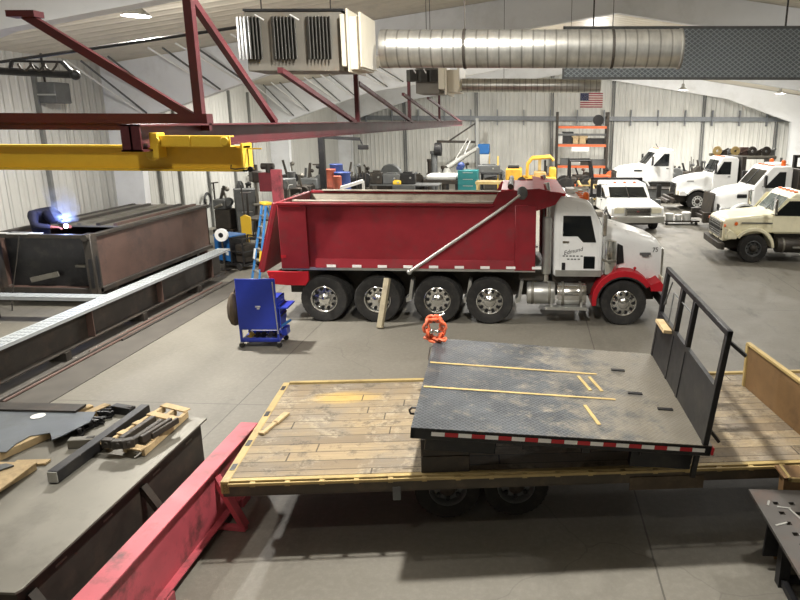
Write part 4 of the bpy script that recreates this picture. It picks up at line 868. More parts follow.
# plywood sheets lower left
a, b, c = onz(-40, 512, TT), onz(37, 463, TT), onz(8, 462, TT)
t = thing('plywood_sheet', 'pale plywood sheet on spacers at the left edge of the work table', 'plywood sheet', (b.x, b.y, TT))
q = [onz(x, y, TT + .07) for x, y in ((-45, 462), (37, 463), (30, 468), (-45, 525))]
MB().prism([(p.x, p.y) for p in q], 'z', TT + .06, TT + .08).build('sheet', 'wood', t, world=True, bevel=.003)
MB().bar(onz(34, 467, TT + .03), onz(-40, 512, TT + .03), .06, .055).build('spacer', 'wood', t, world=True)
p = onz(5, 469, TT + .08); mb = MB().prism([(p.x - .3, p.y - .03), (p.x - .05, p.y + .08), (p.x + .06, p.y + .05), (p.x - .02, p.y - .06), (p.x - .2, p.y - .12)], 'z', TT + .082, TT + .1)
solo(mb, 'steel_offcut', 'grey', 'grey steel offcut lying on the pale plywood sheet', 'offcut', bevel=.002)

# red beam on the floor
t = thing('red_beam', 'long red steel beam with splayed feet beside the work table', 'steel beam', (-3.38, 5.2, 0))
MB().box(-3.52, -3.30, 2.7, 7.27, .73, .75).build('top_flange', 'bred', t, world=True, bevel=.004)
MB().box(-3.42, -3.36, 2.7, 7.25, .12, .73).build('web', 'bred', t, world=True)
MB().box(-3.52, -3.28, 2.7, 7.27, .1, .12).box(-3.5, -3.26, 3.0, 3.2, 0, .1).box(-3.5, -3.26, 6.6, 6.8, 0, .1).box(-3.5, -3.26, 4.9, 5.1, 0, .1).build('bottom_flange', 'bred', t, world=True, bevel=.004)
for y in (6.2, 3.6):
    MB().bar((-3.37, y + .06, .6), (-3.06, y - .02, .05), .09, .07).bar((-3.04, y - .03, .03), (-3.37, y - .0, .03), .07, .05).build('foot_brace', 'bred', t, world=True, bevel=.004)

# ================================================================ welding bench lower right
t = thing('fixture_table', 'dark steel fixture table with rows of square holes at lower right', 'work table', (2.9, 5.0, 0))
x0, x1, y0, y1, z1 = 2.23, 4.3, 3.6, 5.9, .85
xs = [x0, x0 + .27]; ys = [y1 - .12]
holes = set(); xe = [x0]; ye = [y0]
for i in range(10): xe += [x0 + .155 + i * .15, x0 + .155 + i * .15 + .05]
for j in range(13): ye += [3.715 + j * .16, 3.765 + j * .16]
xe.append(x1); ye.append(y1)
vi = {}; mb = MB(); nx, ny = len(xe), len(ye)
vs = [(x, y, z) for z in (z1, z1 - .03) for y in ye for x in xe]; id_ = lambda i, j, k: k * nx * ny + j * nx + i
hole = lambda i, j: 0 <= i < nx - 1 and 0 <= j < ny - 1 and i % 2 == 1 and j % 2 == 1 and ((i // 2 + j // 2) % 5 != 4 or i < 5)
fs = []
for j in range(ny - 1):
    for i in range(nx - 1):
        if hole(i, j):
            for (a, b) in (((i, j), (i + 1, j)), ((i + 1, j), (i + 1, j + 1)), ((i + 1, j + 1), (i, j + 1)), ((i, j + 1), (i, j))): fs.append((id_(*a, 0), id_(*b, 0), id_(*b, 1), id_(*a, 1)))
        else:
            fs.append((id_(i, j, 0), id_(i + 1, j, 0), id_(i + 1, j + 1, 0), id_(i, j + 1, 0))); fs.append((id_(i, j, 1), id_(i, j + 1, 1), id_(i + 1, j + 1, 1), id_(i + 1, j, 1)))
for i in range(nx - 1): fs += [(id_(i, 0, 0), id_(i, 0, 1), id_(i + 1, 0, 1), id_(i + 1, 0, 0)), (id_(i, ny - 1, 0), id_(i + 1, ny - 1, 0), id_(i + 1, ny - 1, 1), id_(i, ny - 1, 1))]
for j in range(ny - 1): fs += [(id_(0, j, 0), id_(0, j + 1, 0), id_(0, j + 1, 1), id_(0, j, 1)), (id_(nx - 1, j, 0), id_(nx - 1, j, 1), id_(nx - 1, j + 1, 1), id_(nx - 1, j + 1, 0))]
mb.add(vs, fs).build('table_top', mat('fixture_plate', '585552', .42, .5, .15, 2, '6b5044', .5, 2.5), t, world=True)
for p, q in (((2.28, 5.3), (2.4, 5.35)), ((2.4, 5.6), (2.52, 5.58)), ((2.5, 5.58), (2.55, 5.4)), ((2.5, 5.0), (2.56, 5.08)), ((2.32, 5.62), (2.36, 5.7)), ((2.42, 4.98), (2.46, 5.0))):
    MB().bar((p[0], p[1], z1 + .002), (q[0], q[1], z1 + .002), .02, .004).build('weld_spatter', 'alu', t, world=True)
for x in (x0 + .3, x1 - .2):
    for y in (y1 - .3, y0 + .2): MB().box(x - .05, x + .05, y - .05, y + .05, 0, z1 - .03).build('leg', 'black', t, world=True)
MB().box(x0 + .3, x1 - .2, y1 - .33, y1 - .27, .03, .09).box(x0 + .27, x0 + .33, y0 + .2, y1 - .3, .03, .09).build('stretcher', 'black', t, world=True)
MB().prism([(x0 + .18, .15), (x0 + .36, .15), (x0 + .36, z1 - .03), (x0 + .22, z1 - .03)], 'y', y1 - .08, y1 - .05).build('gusset', 'black', t, world=True)
t = thing('sheet_bin', 'brown steel bin with pale rim behind the fixture table', 'bin', (2.95, 6.12, 0))
MB().box(2.6, 3.7, 5.98, 6.02, 0, .93).box(2.66, 3.7, 6.2, 6.24, 0, .93).box(2.66, 2.7, 6.02, 6.2, 0, .93).box(3.66, 3.7, 6.02, 6.2, 0, .93).box(2.6, 3.7, 5.98, 6.24, .91, .935).build('body', 'tanrust', t, world=True)
MB().box(2.64, 3.72, 5.96, 5.985, .9, .945).box(2.64, 2.67, 5.96, 6.24, .9, .945).build('rim', 'tan', t, world=True, bevel=.004)

# ================================================================ blue tool cart
CX0, CX1, CY0, CY1 = -5.65, -4.88, 11.98, 12.48
t = thing('tool_cart', 'blue wheeled tool cart standing on the open floor by the ladder', 'tool cart', ((CX0 + CX1) / 2, 12.23, 0), math.radians(4))
w, d = .385, .25
MB().box(-w, w, -d - .02, -d, .38, 1.41).build('front_panel', 'blue', t, bevel=.008)
MB().box(-w, w, -d, d, .38, .42).box(-w, w, d - .02, d, .38, 1.0).box(-w, -w + .02, -d, d, .38, 1.2).box(w - .02, w, -d, d, .38, 1.0).box(-w, w, -d, d, .98, 1.0).build('cabinet', 'blue', t)
for z in (.5, .7): 
    dr = MB().box(w, w + .03, -d + .05, d - .03, z, z + .17).build('drawer', 'blue', t, bevel=.006)
    MB().box(w + .03, w + .05, -d + .08, d - .06, z + .12, z + .15).build('drawer_pull', 'black', dr)
MB().box(-w, w, -d, d, .12, .16).box(-w, w, -d, -d + .02, .12, .2).box(-w, w, d - .02, d, .12, .2).build('bottom_shelf', 'blue', t, bevel=.006)
for x in (-w + .02, w - .02):
    for y in (-d + .02, d - .02):
        MB().box(x - .02, x + .02, y - .02, y + .02, .12, .42).build('post', 'blue', t)
        c_ = MB().lathe([(.001, -.02), (.05, -.02), (.055, -.012), (.055, .012), (.05, .02), (.001, .02)], (x, y, .055), 'y', 16).build('caster', 'black', t)
        MB().box(x - .025, x + .025, y - .03, y + .03, .1, .125).build('caster_fork', 'alu', c_)
MB().tube((w - .01, -d - .025, .3), (w - .05, -d - .025, 1.35), .012, 8).build('lid_strut', 'alu', t)
MB().box(w, w + .2, -d, d, .8, .83).box(w + .03, w + .05, -d, -d + .02, .3, .82).build('side_tray', 'blue', t)
MB().tube((w + .02, -d + .05, .42), (w + .22, -d + .1, .55), .025, 8).build('side_handle', 'mblue', t)
MB().box(w + .0, w + .1, -.1, .15, .2, .36).build('side_vise', 'blue', t, bevel=.01)
MB().box(-.03, .07, -d - .026, -d - .02, .84, .87).box(.0, .05, -d - .026, -d - .02, .8, .83).build('maker_badge', 'dwhite', t)
for k, (x, mm) in enumerate(((-.25, 'yellow'), (-.12, 'dark'), (0, 'black'), (.14, 'steel'), (.26, 'dark'))):
    p = ROOTM[t.name] @ V((x, -.05, .162)); mb = MB().tube(p, p + V((.03, 0, .1)), .045, 8).bar(p + V((-.05, -.04, .03)), p + V((.09, .02, .05)), .03)
    tag(mb.build('hand_tool', mm, None, loc=tuple(p)), ['yellow handled tool on the bottom shelf of the blue cart', 'dark tool next to the yellow one on the blue cart shelf', 'black tool in the middle of the blue cart shelf', 'bare metal tool on the blue cart shelf', 'dark tool at the right end of the blue cart shelf'][k], 'hand tool', 'tools on the cart shelf')
rings = []
for k, (z, a, b) in enumerate(((.42, .05, .06), (.46, .1, .14), (.6, .14, .2), (.8, .13, .2), (.98, .09, .15), (1.08, .04, .09))):
    rings.append([V((-w - .12 + (a + .015 * math.sin(3 * u + k)) * math.cos(u), -.05 + (b + .015 * math.cos(4 * u)) * math.sin(u), z)) for u in [2 * PI * i / 14 for i in range(14)]])
mb = MB(); mb.M = ROOTM[t.name]; mb.loft(rings).path([(-w - .12, -.05, 1.07), (-w - .06, -.05, 1.2), (-w + .01, -.05, 1.19)], .015, 6)
solo(mb, 'canvas_bag', 'canvas', 'brown canvas bag hanging from the left side of the blue cart', 'bag')
# wooden prop leaning against the second truck wheel
mb = MB().bar((-3.17, 13.33, .01), (-3.05, 13.72, 1.03), .13, .1)
solo(mb, 'wood_post', mat('weathered_post', '9b9179', .8, 0, .2, 6, '6f6450', .5, 4), 'weathered wooden post leaning against the second rear wheel of the dump truck', 'wooden post', bevel=.008)
# step ladder
B0, T0 = gz(258, 281, 0), None
t = thing('step_ladder', 'blue fibreglass step ladder with yellow top behind the blue cart', 'ladder', (-7.52, 17.2, 0), math.radians(-48))
hL = 2.2
for s in (-1, 1):
    MB().bar((s * .27, -.0, 0), (s * .14, .42, hL - .05), .08, .035, 0, (0, 1, 0)).build('front_rail', 'lblue', t)
    MB().bar((s * .25, 1.0, 0), (s * .14, .52, hL - .1), .05, .03, 0, (0, 1, 0)).build('rear_rail', 'lblue', t)
    MB().box(s * .27 - .05, s * .27 + .05, -.05, .05, 0, .05).build('foot', 'black', t)
    MB().bar((s * .2, .2, 1.05), (s * .2, .78, 1.05), .02).build('spreader', 'alu', t)
    MB().bar((s * .236 - .0, .1, .62), (s * .222, .15, .9), .085, .04, 0, (0, 1, 0)).build('rail_sticker', 'tape' if s < 0 else 'yellow', t)
for k in range(7):
    f = (k + 1) * .305 / hL; x = .27 + (.14 - .27) * f
    MB().box(-x, x, .42 * f - .02, .42 * f + .07, f * hL - .015, f * hL + .01).build('step', 'alu', t)
MB().box(-.2, .2, .36, .58, hL - .08, hL).build('top_cap', 'yellow', t, bevel=.02)
# ================================================================ left bay: plank beams, dump box being welded, welder
t = thing('plank_walkway', 'long pale galvanised plank running along the top of a dark steel beam', 'steel plank', (-8.68, 13.5, .78))
px0, px1, py0, py1, pz = -8.85, -8.5, 8.2, 17.95, .8
MB().box(px0, px1, py0, py1, pz - .012, pz).box(px0, px0 + .012, py0, py1, pz - .06, pz - .01).box(px1 - .012, px1, py0, py1, pz - .06, pz - .01).build('plank', 'galv', t, world=True)
mb = MB()
for k in range(62):
    y = py0 + .1 + k * .155
    if y > 17.6: break
    for j in range(4): mb.box(px0 + .05 + j * .07, px0 + .09 + j * .07, y, y + .08, pz - .001, pz + .005)
mb.build('tread_grip', mat('grip_grey', '8d9294', .5, .3), t, world=True)['kind'] = 'stuff'
t = thing('carrier_beam', 'dark rusty steel beam under the long pale plank', 'steel beam', (-8.68, 13, 0))
MB().ibeam((-8.68, 8.2, .46), (-8.68, 17.6, .46), .3, .56, .02).build('beam', 'dark', t, world=True)
for y in (8.6, 11, 13.5, 16): 
    MB().box(-8.85, -8.5, y, y + .15, 0, .18).build('foot', 'dark', t, world=True)
    MB().box(-8.7, -8.53, y + .9, y + .92, .2, .72).build('stiffener', 'rust', t, world=True)
for k, (y0, y1, x, z, r, mm) in enumerate(((8.3, 12.6, -8.36, .035, .03, 'dark'), (9.2, 14.2, -8.27, .03, .025, 'rust'), (11.5, 17.0, -8.4, .03, .028, 'rust'), (12.2, 17.4, -8.2, .028, .024, 'dark'))):
    solo(MB().tube((x, y0, z), (x + .02, y1, z), r, 8), 'steel_pipe', mm, ['dark pipe on the floor nearest the camera beside the dark beam', 'rusty pipe on the floor beside the dark beam', 'brown pipe lying tight against the foot of the dark beam', 'thin dark pipe on the floor furthest out from the dark beam'][k], 'pipe', group='pipes beside the dark beam')
solo(MB().box(-9.6, -7.55, 7.6, 17.2, .0, .012), 'floor_sheet', mat('dark_floor_sheet', '4e4a44', .7, .1, .2, 3), 'flat dark grey sheet on the floor under the beams at left', 'floor plate')  # thin dark sheet on the floor around the beams
t = thing('plank_walkway', 'shorter pale galvanised plank lying crosswise in front of the open steel box', 'steel plank', (-10.4, 13.5, .55))
MB().box(-12.4, -9.2, 13.35, 13.65, .565, .58).box(-12.4, -9.2, 13.35, 13.362, .5, .57).box(-12.4, -9.2, 13.638, 13.65, .5, .57).build('plank', 'galv', t, world=True)
mb = MB()
for k in range(20):
    for j in range(3): mb.box(-12.3 + k * .155, -12.22 + k * .155, 13.4 + j * .08, 13.44 + j * .08, .579, .585)
mb.build('tread_grip', 'grip_grey' if False else M['galv'], t, world=True)['kind'] = 'stuff'
for x in (-12, -9.5): MB().box(x - .1, x + .1, 13.38, 13.62, 0, .5).build('support', 'dark', t, world=True)

t = thing('dump_box_body', 'unpainted brown steel dump box being welded at left', 'dump box', (-11.3, 17.3, .36))
a0, a1, b0, b1, c0, c1 = -12.55, -10.2, 14.55, 20.2, .36, 1.74
for s, x in ((1, a1), (-1, a0)):
    MB().prism([(x - s * .0, c0 + .1), (x - s * .05, c0 + .1), (x - s * .05, c1), (x, c1)], 'y', b0, b1).build('side_wall', 'rust', t, world=True)
    MB().box(x - .06, x + .06, b0, b1, c1 - .06, c1 + .03).build('top_rail', 'dark', t, world=True, bevel=.012)
    MB().box(x - .08, x + .08, b0, b1, c0, c0 + .12).build('sill_rail', 'dark', t, world=True, bevel=.012)
    for y in (16.5, 17.4, 18.3, 19.2): MB().box(x + s * .08, x + s * .086, y, y + .3, c0 + .05, c0 + .09).build('slot', 'black', t, world=True)
    po = MB().box(x - .12, x + .08, b0 - .12, b0 + .12, c0 - .02, c1 + .05).build('corner_post', 'dark', t, world=True, bevel=.015)
    MB().box(x - .04, x + .04, b0 - .128, b0 - .11, c0 + .15, c0 + .85).build('post_slot', 'black', po, world=True)
    MB().box(x + s * .078, x + s * .084, b0 - .05, b0 + .05, c0 + .15, c0 + .9).build('post_slot', 'black', po, world=True)
    MB().lathe([(.001, 0), (.08, 0), (.08, .08), (.03, .1), (.001, .1)], (x + .0, b0 - .22, c1 - .02), 'y', 14).build('hinge_boss', 'dark', po, world=True)
MB().box(a0, a1, b0, b1, c0 + .05, c0 + .1).build('box_floor', 'rust', t, world=True)
MB().box(a0, a1, b1 - .06, b1, c0, c1).build('front_wall', 'rust', t, world=True)
MB().box(a0, a1, b0 - .1, b0 + .02, c1 - .06, c1 + .03).box(a0, a1, b0 - .06, b0, c0, c0 + .12).build('end_frame', 'dark', t, world=True, bevel=.01)
MB().box(a0, a1 - .1, 16.0, b1 - .1, c1 - .04, c1).build('top_plate', 'steel', t, world=True)
for k, x in enumerate((-12.0, -11.5, -11.0, -10.55)): MB().box(x, x + .1, 16.0, b1 - .15, c1, c1 + .06).build('top_stiffener', ['dark', 'steel', 'dark', 'rust'][k], t, world=True)
for y in (15.2, 19.3):
    MB().box(a0, a1, y, y + .15, 0, c0).build('stand', 'dark', t, world=True)
MB().bar((-11.9, b0 + .13, .62), (-11.2, b0 + .13, .78), .04, .12).build('inner_bracket', 'steel', t, world=True)
MB().box(-10.75, -10.5, b0 + .12, b0 + .2, .95, 1.0).build('inner_bracket', 'steel', t, world=True)
solo(MB().path([gy(19, 236, 14.3), gy(17, 258, 14.28), gy(14, 280, 14.25), gy(12, 300, 14.2)], .012, 6).tube(gy(12, 300, 14.2), V((gy(12, 300, 14.2).x, 14.15, 0)), .012, 6), 'welding_lead', 'dark', 'thin dark welding lead hanging over the open end of the steel box', 'cable')
solo(MB().box(-12.1, -11.6, 14.42, 14.6, 1.775, 1.8).bar((-12.4, 14.5, 1.79), (-11.3, 14.5, 1.79), .1, .02), 'paper_pad', 'tape', 'white strip lying on the top rail of the box by the welder', 'strip')
# the welder: bent over the rail from inside the box
MB().box(a0 + .1, a1 - .1, 14.78, 14.82, c0 + .1, c1 - .12).build('dark_filler_panel', 'black', t, world=True)  # panel added inside the open end to keep the box interior dark
bt = thing('person', 'person in dark navy jacket and welding helmet bent over the steel box', 'person', (-12.08, 15.36, .462), 0, None, 1.12)
def skin(name, joints, edges, mtl, parent, sub=2):
    me = bpy.data.meshes.new(name); me.from_pydata([j[0] for j in joints], edges, []); o = bpy.data.objects.new(name, me); COL.objects.link(o); o.parent = parent; me.materials.append(M[mtl])
    md = o.modifiers.new('skin', 'SKIN'); md.use_smooth_shade = True
    o.modifiers.new('sub', 'SUBSURF').levels = sub; o.modifiers['sub'].render_levels = sub
    lay = me.skin_vertices[0] if me.skin_vertices else None
    for i, j in enumerate(joints): lay.data[i].radius = j[1] if isinstance(j[1], tuple) else (j[1], j[1])
    lay.data[0].use_root = True
    return o
J = [((0, .12, .92), (.17, .14)), ((.03, .08, 1.12), (.18, .15)), ((.12, -.02, 1.38), (.23, .19)), ((.28, -.1, 1.58), (.24, .19)), ((.42, -.13, 1.56), (.1, .09)), ((.5, -.16, 1.5), (.1, .1)), ((.56, -.18, 1.45), (.1, .11)),
     ((.26, .14, 1.56), .1), ((.44, .16, 1.32), .08), ((.66, -.02, 1.25), .055), ((.25, -.36, 1.54), .1), ((.36, -.5, 1.3), .08), ((.62, -.36, 1.25), .055),
     ((.0, .22, .84), .11), ((-.02, .2, .46), .08), ((0, .24, .08), .055), ((.1, .22, .05), .05), ((.0, .02, .84), .11), ((.06, -.04, .46), .08), ((.02, .0, .08), .055), ((.14, -.02, .05), .05)]
E_ = [(0, 1), (1, 2), (2, 3), (3, 4), (4, 5), (5, 6), (3, 7), (7, 8), (8, 9), (3, 10), (10, 11), (11, 12), (0, 13), (13, 14), (14, 15), (15, 16), (0, 17), (17, 18), (18, 19), (19, 20)]
body = skin('body', J, E_, 'navy', bt)
mb = MB()
mb.M = Matrix.Translation(V((.54, -.18, 1.47))) @ Matrix.Rotation(math.radians(50), 4, 'Y')
rg = []
for k, (x, r_) in enumerate(((-.16, .05), (-.13, .12), (-.04, .16), (.06, .165), (.13, .15), (.16, .12), (.165, .05))):
    rg.append([(x + .03 * math.sin(u), r_ * .82 * math.cos(u), r_ * 1.05 * math.sin(u)) for u in [2 * PI * i / 16 for i in range(16)]])
hm = mb.loft(rg).build('welding_helmet', 'navy', bt)
mb = MB(); mb.M = Matrix.Translation(V((.54, -.18, 1.47))) @ Matrix.Rotation(math.radians(50), 4, 'Y'); mb.box(.155, .172, -.05, .05, -.01, .05).build('helmet_window', 'glass', hm)
for s, base, aim in ((1, V((.66, -.02, 1.25)), V((.92, -.12, 1.22))), (-1, V((.62, -.36, 1.25)), V((.9, -.22, 1.22)))):
    d = (aim - base).normalized(); sd = V((-d.y, d.x, 0)) * s
    pj = [(tuple(base - d * .05), .052), (tuple(base + d * .05), (.05, .03)), (tuple(base + d * .11), (.052, .026))]; pe = [(0, 1), (1, 2)]
    for k, (o_, ln) in enumerate(((-.034, .06), (-.011, .075), (.012, .07), (.034, .052))):
        n0 = len(pj); q = base + d * .12 + sd * o_
        pj += [(tuple(q), .014), (tuple(q + d * ln * .6 + V((0, 0, -.012))), .0125), (tuple(q + d * ln + V((0, 0, -.045))), .011)]; pe += [(2, n0), (n0, n0 + 1), (n0 + 1, n0 + 2)]
    n0 = len(pj); q = base + d * .06 - sd * .05
    pj += [(tuple(q), .016), (tuple(q + d * .05 - sd * .03), .014), (tuple(q + d * .09 - sd * .015 + V((0, 0, -.02))), .012)]; pe += [(1, n0), (n0, n0 + 1), (n0 + 1, n0 + 2)]
    skin('glove', pj, pe, 'glove', bt, 1)
p = gy(66, 226, 15.0); gun = p
t = thing('welding_torch', 'welding torch with its bright blue arc held at the box rail', 'welding torch', tuple(p))
MB().path([(-.34, -.03, .06), (-.2, -.02, .06), (-.08, 0, .06), (-.02, 0, .03)], .016, 8).build('torch_body', 'black', t)
MB().ball((0, 0, .0), .05).build('arc', emis('arc_glow', 'cfe0ff', 40), t)
l = bpy.data.lights.new('arc_light', 'POINT'); l.energy = 40; l.color = (.3, .42, 1); l.shadow_soft_size = .05
o = bpy.data.objects.new('arc_light', l); COL.objects.link(o); o.location = p + V((.02, -.1, .2))
# smoke rising from the arc
sm = MB(); rings = []
for k in range(9):
    f = k / 8; c = V((.02 - .35 * f + .08 * math.sin(5 * f), .05, .1 + 1.35 * f)); r = .16 + .2 * math.sin(PI * min(1, f * .9 + .1)) 
    rings.append([c + V((r * (1.15 - .3 * f) * math.cos(u), r * .8 * math.sin(u), 0)) for u in [2 * PI * i / 14 for i in range(14)]])
sm.loft(rings)
st_ = NT('weld_smoke'); st_.t.nodes.remove(st_.b); pv = st_.n('ShaderNodeVolumePrincipled'); pv.inputs['Color'].default_value = (.78, .85, 1, 1); pv.inputs['Anisotropy'].default_value = .2
zz = st_.xyz()
fall = st_.ramp(zz[2], .1, 1.4, (1, 1, 1, 1), (0.05, .05, .05, 1)); den = st_.math('MULTIPLY', st_.math('MULTIPLY', st_.ramp(st_.noise(4, 6, .65), .38, .75), 3.2), fall)
st_.l(den, pv.inputs['Density']); st_.l(pv.outputs[0], [n for n in st_.t.nodes if n.type == 'OUTPUT_MATERIAL'][0].inputs['Volume'])
sm.v = [q + p for q in sm.v]
solo(sm, 'weld_smoke', st_.m, 'blue-lit smoke rising from the welding arc', 'smoke', loc=p, kind='stuff')

# ---------------------------------------------------------------- welder machine, cylinders, wall benches
t = thing('welding_machine', 'blue wheeled welding machine with wire cage at the end of the long plank', 'welding machine', (-9.0, 19.2, 0), math.radians(-25))
MB().box(-.45, .25, -.3, .3, .2, .95).build('cabinet', 'mblue', t, bevel=.03, seg=2)
MB().box(.2, .3, -.3, .3, .2, .95).build('front_panel', 'black', t, bevel=.01)
MB().box(-.47, .27, -.32, .32, .95, .99).build('lid', 'mblue', t, bevel=.015)
MB().box(-.55, .8, -.35, .35, .12, .18).build('cart_base', 'black', t)
for x in (.3, .8):
    for y in (-.33, .33): MB().tube((x, y, .15), (x, y, .95), .025, 8).build('cage_post', 'black', t)
for z in (.55, .95): MB().tube((.3, -.33, z), (.8, -.33, z), .022, 8).tube((.3, .33, z), (.8, .33, z), .022, 8).tube((.8, -.33, z), (.8, .33, z), .022, 8).build('cage_rail', 'black', t)
MB().box(.36, .72, -.24, .24, .2, .75).build('wire_feeder', 'dark', t, bevel=.03)
for x in (-.4, .65):
    for y in (-.36, .36): MB().lathe([(.001, -.03), (.1, -.03), (.11, -.015), (.11, .015), (.1, .03), (.001, .03)], (x, y, .11), 'y', 16).build('wheel', 'rubber', t)
MB().box(.05, .15, -.306, -.3, .4, .5).box(-.0, .02, -.306, -.3, .42, .5).build('panel_mark', 'dwhite', t)
p = gy(221.5, 235, 18.7); 
t = thing('wire_spool', 'white round wire spool standing on the blue welding machine', 'spool', tuple(p - V((0, 0, .19))))
MB().lathe([(.07, -.05), (.19, -.05), (.19, -.03), (.12, -.03), (.12, .03), (.19, .03), (.19, .05), (.07, .05)], (0, 0, .19), 'y', 24).build('flange', 'tape', t)
MB().lathe([(.001, -.052), (.075, -.052), (.075, .052), (.001, .052)], (0, 0, .19), 'y', 18).build('core', 'black', t)
solo(MB().box(-.05, .05, -.05, .05, 0, p.z - .19 - .0, 0) if False else MB().tube((p.x, p.y, 0), (p.x, p.y, p.z - .2), .03, 8).box(p.x - .2, p.x + .2, p.y - .2, p.y + .2, 0, .02), 'spool_stand', 'dark', 'dark thin stand under the white wire spool', 'stand')
def cyl(x, y, h, r, m_, label, group=None):
    t = thing('gas_cylinder', label, 'gas cylinder', (x, y, 0), 0, group)
    MB().lathe([(r * .9, 0), (r, .03), (r, h * .82), (r * .8, h * .9), (r * .35, h * .95), (r * .3, h), (.001, h)], n=18).build('tank', m_, t)
    MB().tube((0, 0, h), (0, 0, h + .08), .025, 8).tube((-.06, 0, h + .06), (.06, 0, h + .06), .02, 8).build('valve', 'alu', t)
q = gz(210, 271, 0); cyl(-10.75, 20.75, 1.35, .15, 'brown', 'brown gas cylinder at the left of the blue welding machine')
cyl(-11.6, 21.6, 1.4, .12, 'dark', 'dark gas cylinder by the left wall beyond the welded box')
def table(name, label, x0, x1, y0, y1, h, m_='dark', rz=0, shelf=True):
    t = thing(name, label, 'workbench', ((x0 + x1) / 2, (y0 + y1) / 2, 0), rz); w, d = (x1 - x0) / 2, (y1 - y0) / 2
    MB().box(-w, w, -d, d, h - .06, h).build('bench_top', m_, t, bevel=.006)
    for x in (-w + .06, w - .06):
        for y in (-d + .06, d - .06): MB().box(x - .04, x + .04, y - .04, y + .04, 0, h - .06).build('leg', m_, t)
    if shelf: MB().box(-w + .05, w - .05, -d + .05, d - .05, .25, .29).build('shelf', m_, t)
    return t
table('steel_bench', 'dark steel bench at the left wall behind the blue ladder', -9.9, -8.1, 22.2, 23.2, 1.0)
solo(MB().prism([(-9.95, .45), (-9.6, .42), (-9.6, 1.1), (-9.8, 1.18), (-9.95, 1.1)], 'y', 22.0, 22.06).box(-9.82, -9.74, 21.98, 22.1, 0, .45), 'yellow_sign_plate', 'yellow', 'faded yellow steel plate on a post left of the dark bench', 'steel plate')
# red press column behind the tailgate
t = thing('press_column', 'tall red machine column with box head behind the open tailgate', 'machine', (-7.75, 21.0, 0))
p, q = gy(262, 191, 21), gy(277, 171, 21)
MB().box(p.x, p.x + .45, 20.8, 21.4, p.z, q.z - .05).build('head_box', mat('dark_red_box', '6e1f26', .5), t, world=True, bevel=.02)
a, b = gy(274, 200, 21), gy(284, 169, 21)
MB().box(p.x + .42, p.x + .74, 20.75, 20.95, 0, b.z).build('column', 'bred', t, world=True, bevel=.02)
MB().tube((p.x + .3, 21, q.z - .05), (p.x + .3, 21, q.z + .22), .12, 12).tube((p.x + .45, 21, q.z + .15), (p.x + .05, 21, q.z + .15), .1, 12).build('motor', 'dark', t, world=True)
MB().box(p.x - .2, p.x + 1.0, 20.5, 21.6, 0, .15).build('base', 'dark', t, world=True)
# machines along the left wall
def drill(x, y, h, label, m_='dark', rz=0):
    t = thing('drill_press', label, 'drill press', (x, y, 0), rz)
    MB().box(-.25, .25, -.3, .3, 0, .08).build('base', m_, t, bevel=.01)
    MB().tube((0, .1, .08), (0, .1, h - .2), .06, 12).build('column', 'steel', t)
    MB().box(-.2, .2, -.35, .35, h - .4, h).build('head', m_, t, bevel=.05, seg=2)
    MB().box(-.2, .2, -.35, .1, h * .5, h * .5 + .05).build('work_table', 'steel', t)
    MB().tube((0, -.2, h - .75), (0, -.2, h - .4), .03, 8).build('spindle', 'alu', t)
    MB().lathe([(.001, h), (.14, h), (.14, h + .22), (.001, h + .24)], (0, .3, 0), n=14).build('motor', m_, t)
    for k in range(3):
        a = k * 2.1; MB().tube((.2, -.1, h - .25), (.24, -.1 + .2 * math.cos(a), h - .25 + .2 * math.sin(a)), .012, 6).build('feed_handle', 'alu', t)
drill(-10.2, 24.2, 2.5, 'dark drill press at the left wall nearest the blue welding machine', 'dark', .6)
drill(-9.3, 24.8, 2.2, 'small grey drill press left of the red machine column', 'grey', -.4)
def cabinet(name, label, x, y, w, d, h, m_, rz=0, nd=3, z=0, cat='cabinet', group=None):
    t = thing(name, label, cat, (x, y, z), rz, group)
    MB().box(-w / 2, w / 2, -d / 2, d / 2, 0, h).build('body', m_, t, bevel=.015)
    for k in range(nd):
        z0 = h * (.06 + .9 * k / nd); z1 = h * (.06 + .9 * (k + 1) / nd) - .02
        dr = MB().box(-w / 2 + .03, w / 2 - .03, -d / 2 - .02, -d / 2, z0, z1).build('drawer', m_, t, bevel=.004)
        MB().box(-w * .25, w * .25, -d / 2 - .045, -d / 2 - .02, z1 - .05, z1 - .02).build('handle', 'alu', dr)
    return t
cabinet('machine_cabinet', 'dark control cabinet beside the wall bench', -11.3, 25.6, .8, .6, 1.7, 'grey', .5, 2)
cabinet('machine_cabinet', 'tall grey tool cabinet behind the wall bench', -9.9, 28.2, 1.0, .6, 1.6, 'dark', 0, 3)
for k, (px, py) in enumerate(((207, 200), (214, 190), (240, 188), (250, 182))):
    p = gx(px, py, XL + .15)
    t = thing('wall_hose', ['coiled dark hose hung on the left wall beyond the welded box', 'dark hook tool on the left wall above the hose', 'coiled cable on the left wall left of the drill presses', 'dark bracket tool on the left wall near the drill presses'][k], 'hose' if k % 2 == 0 else 'tool', tuple(p), 0, 'things hung on the left wall')
    if k % 2 == 0: 
        for r in (.22, .26, .3): MB().path([(.03, r * math.cos(u), r * math.sin(u)) for u in [2 * PI * i / 18 for i in range(18)]], .025, 6, closed=True).build('coil', 'black', t)
    else: MB().bar((0, 0, -.4), (0, 0, .3), .05).bar((0, -.15, .3), (.1, .2, .3), .05).build('bar', 'dark', t)
    MB().box(-.06, .0, -.04, .04, -.02, .04).build('peg', 'alu', t)

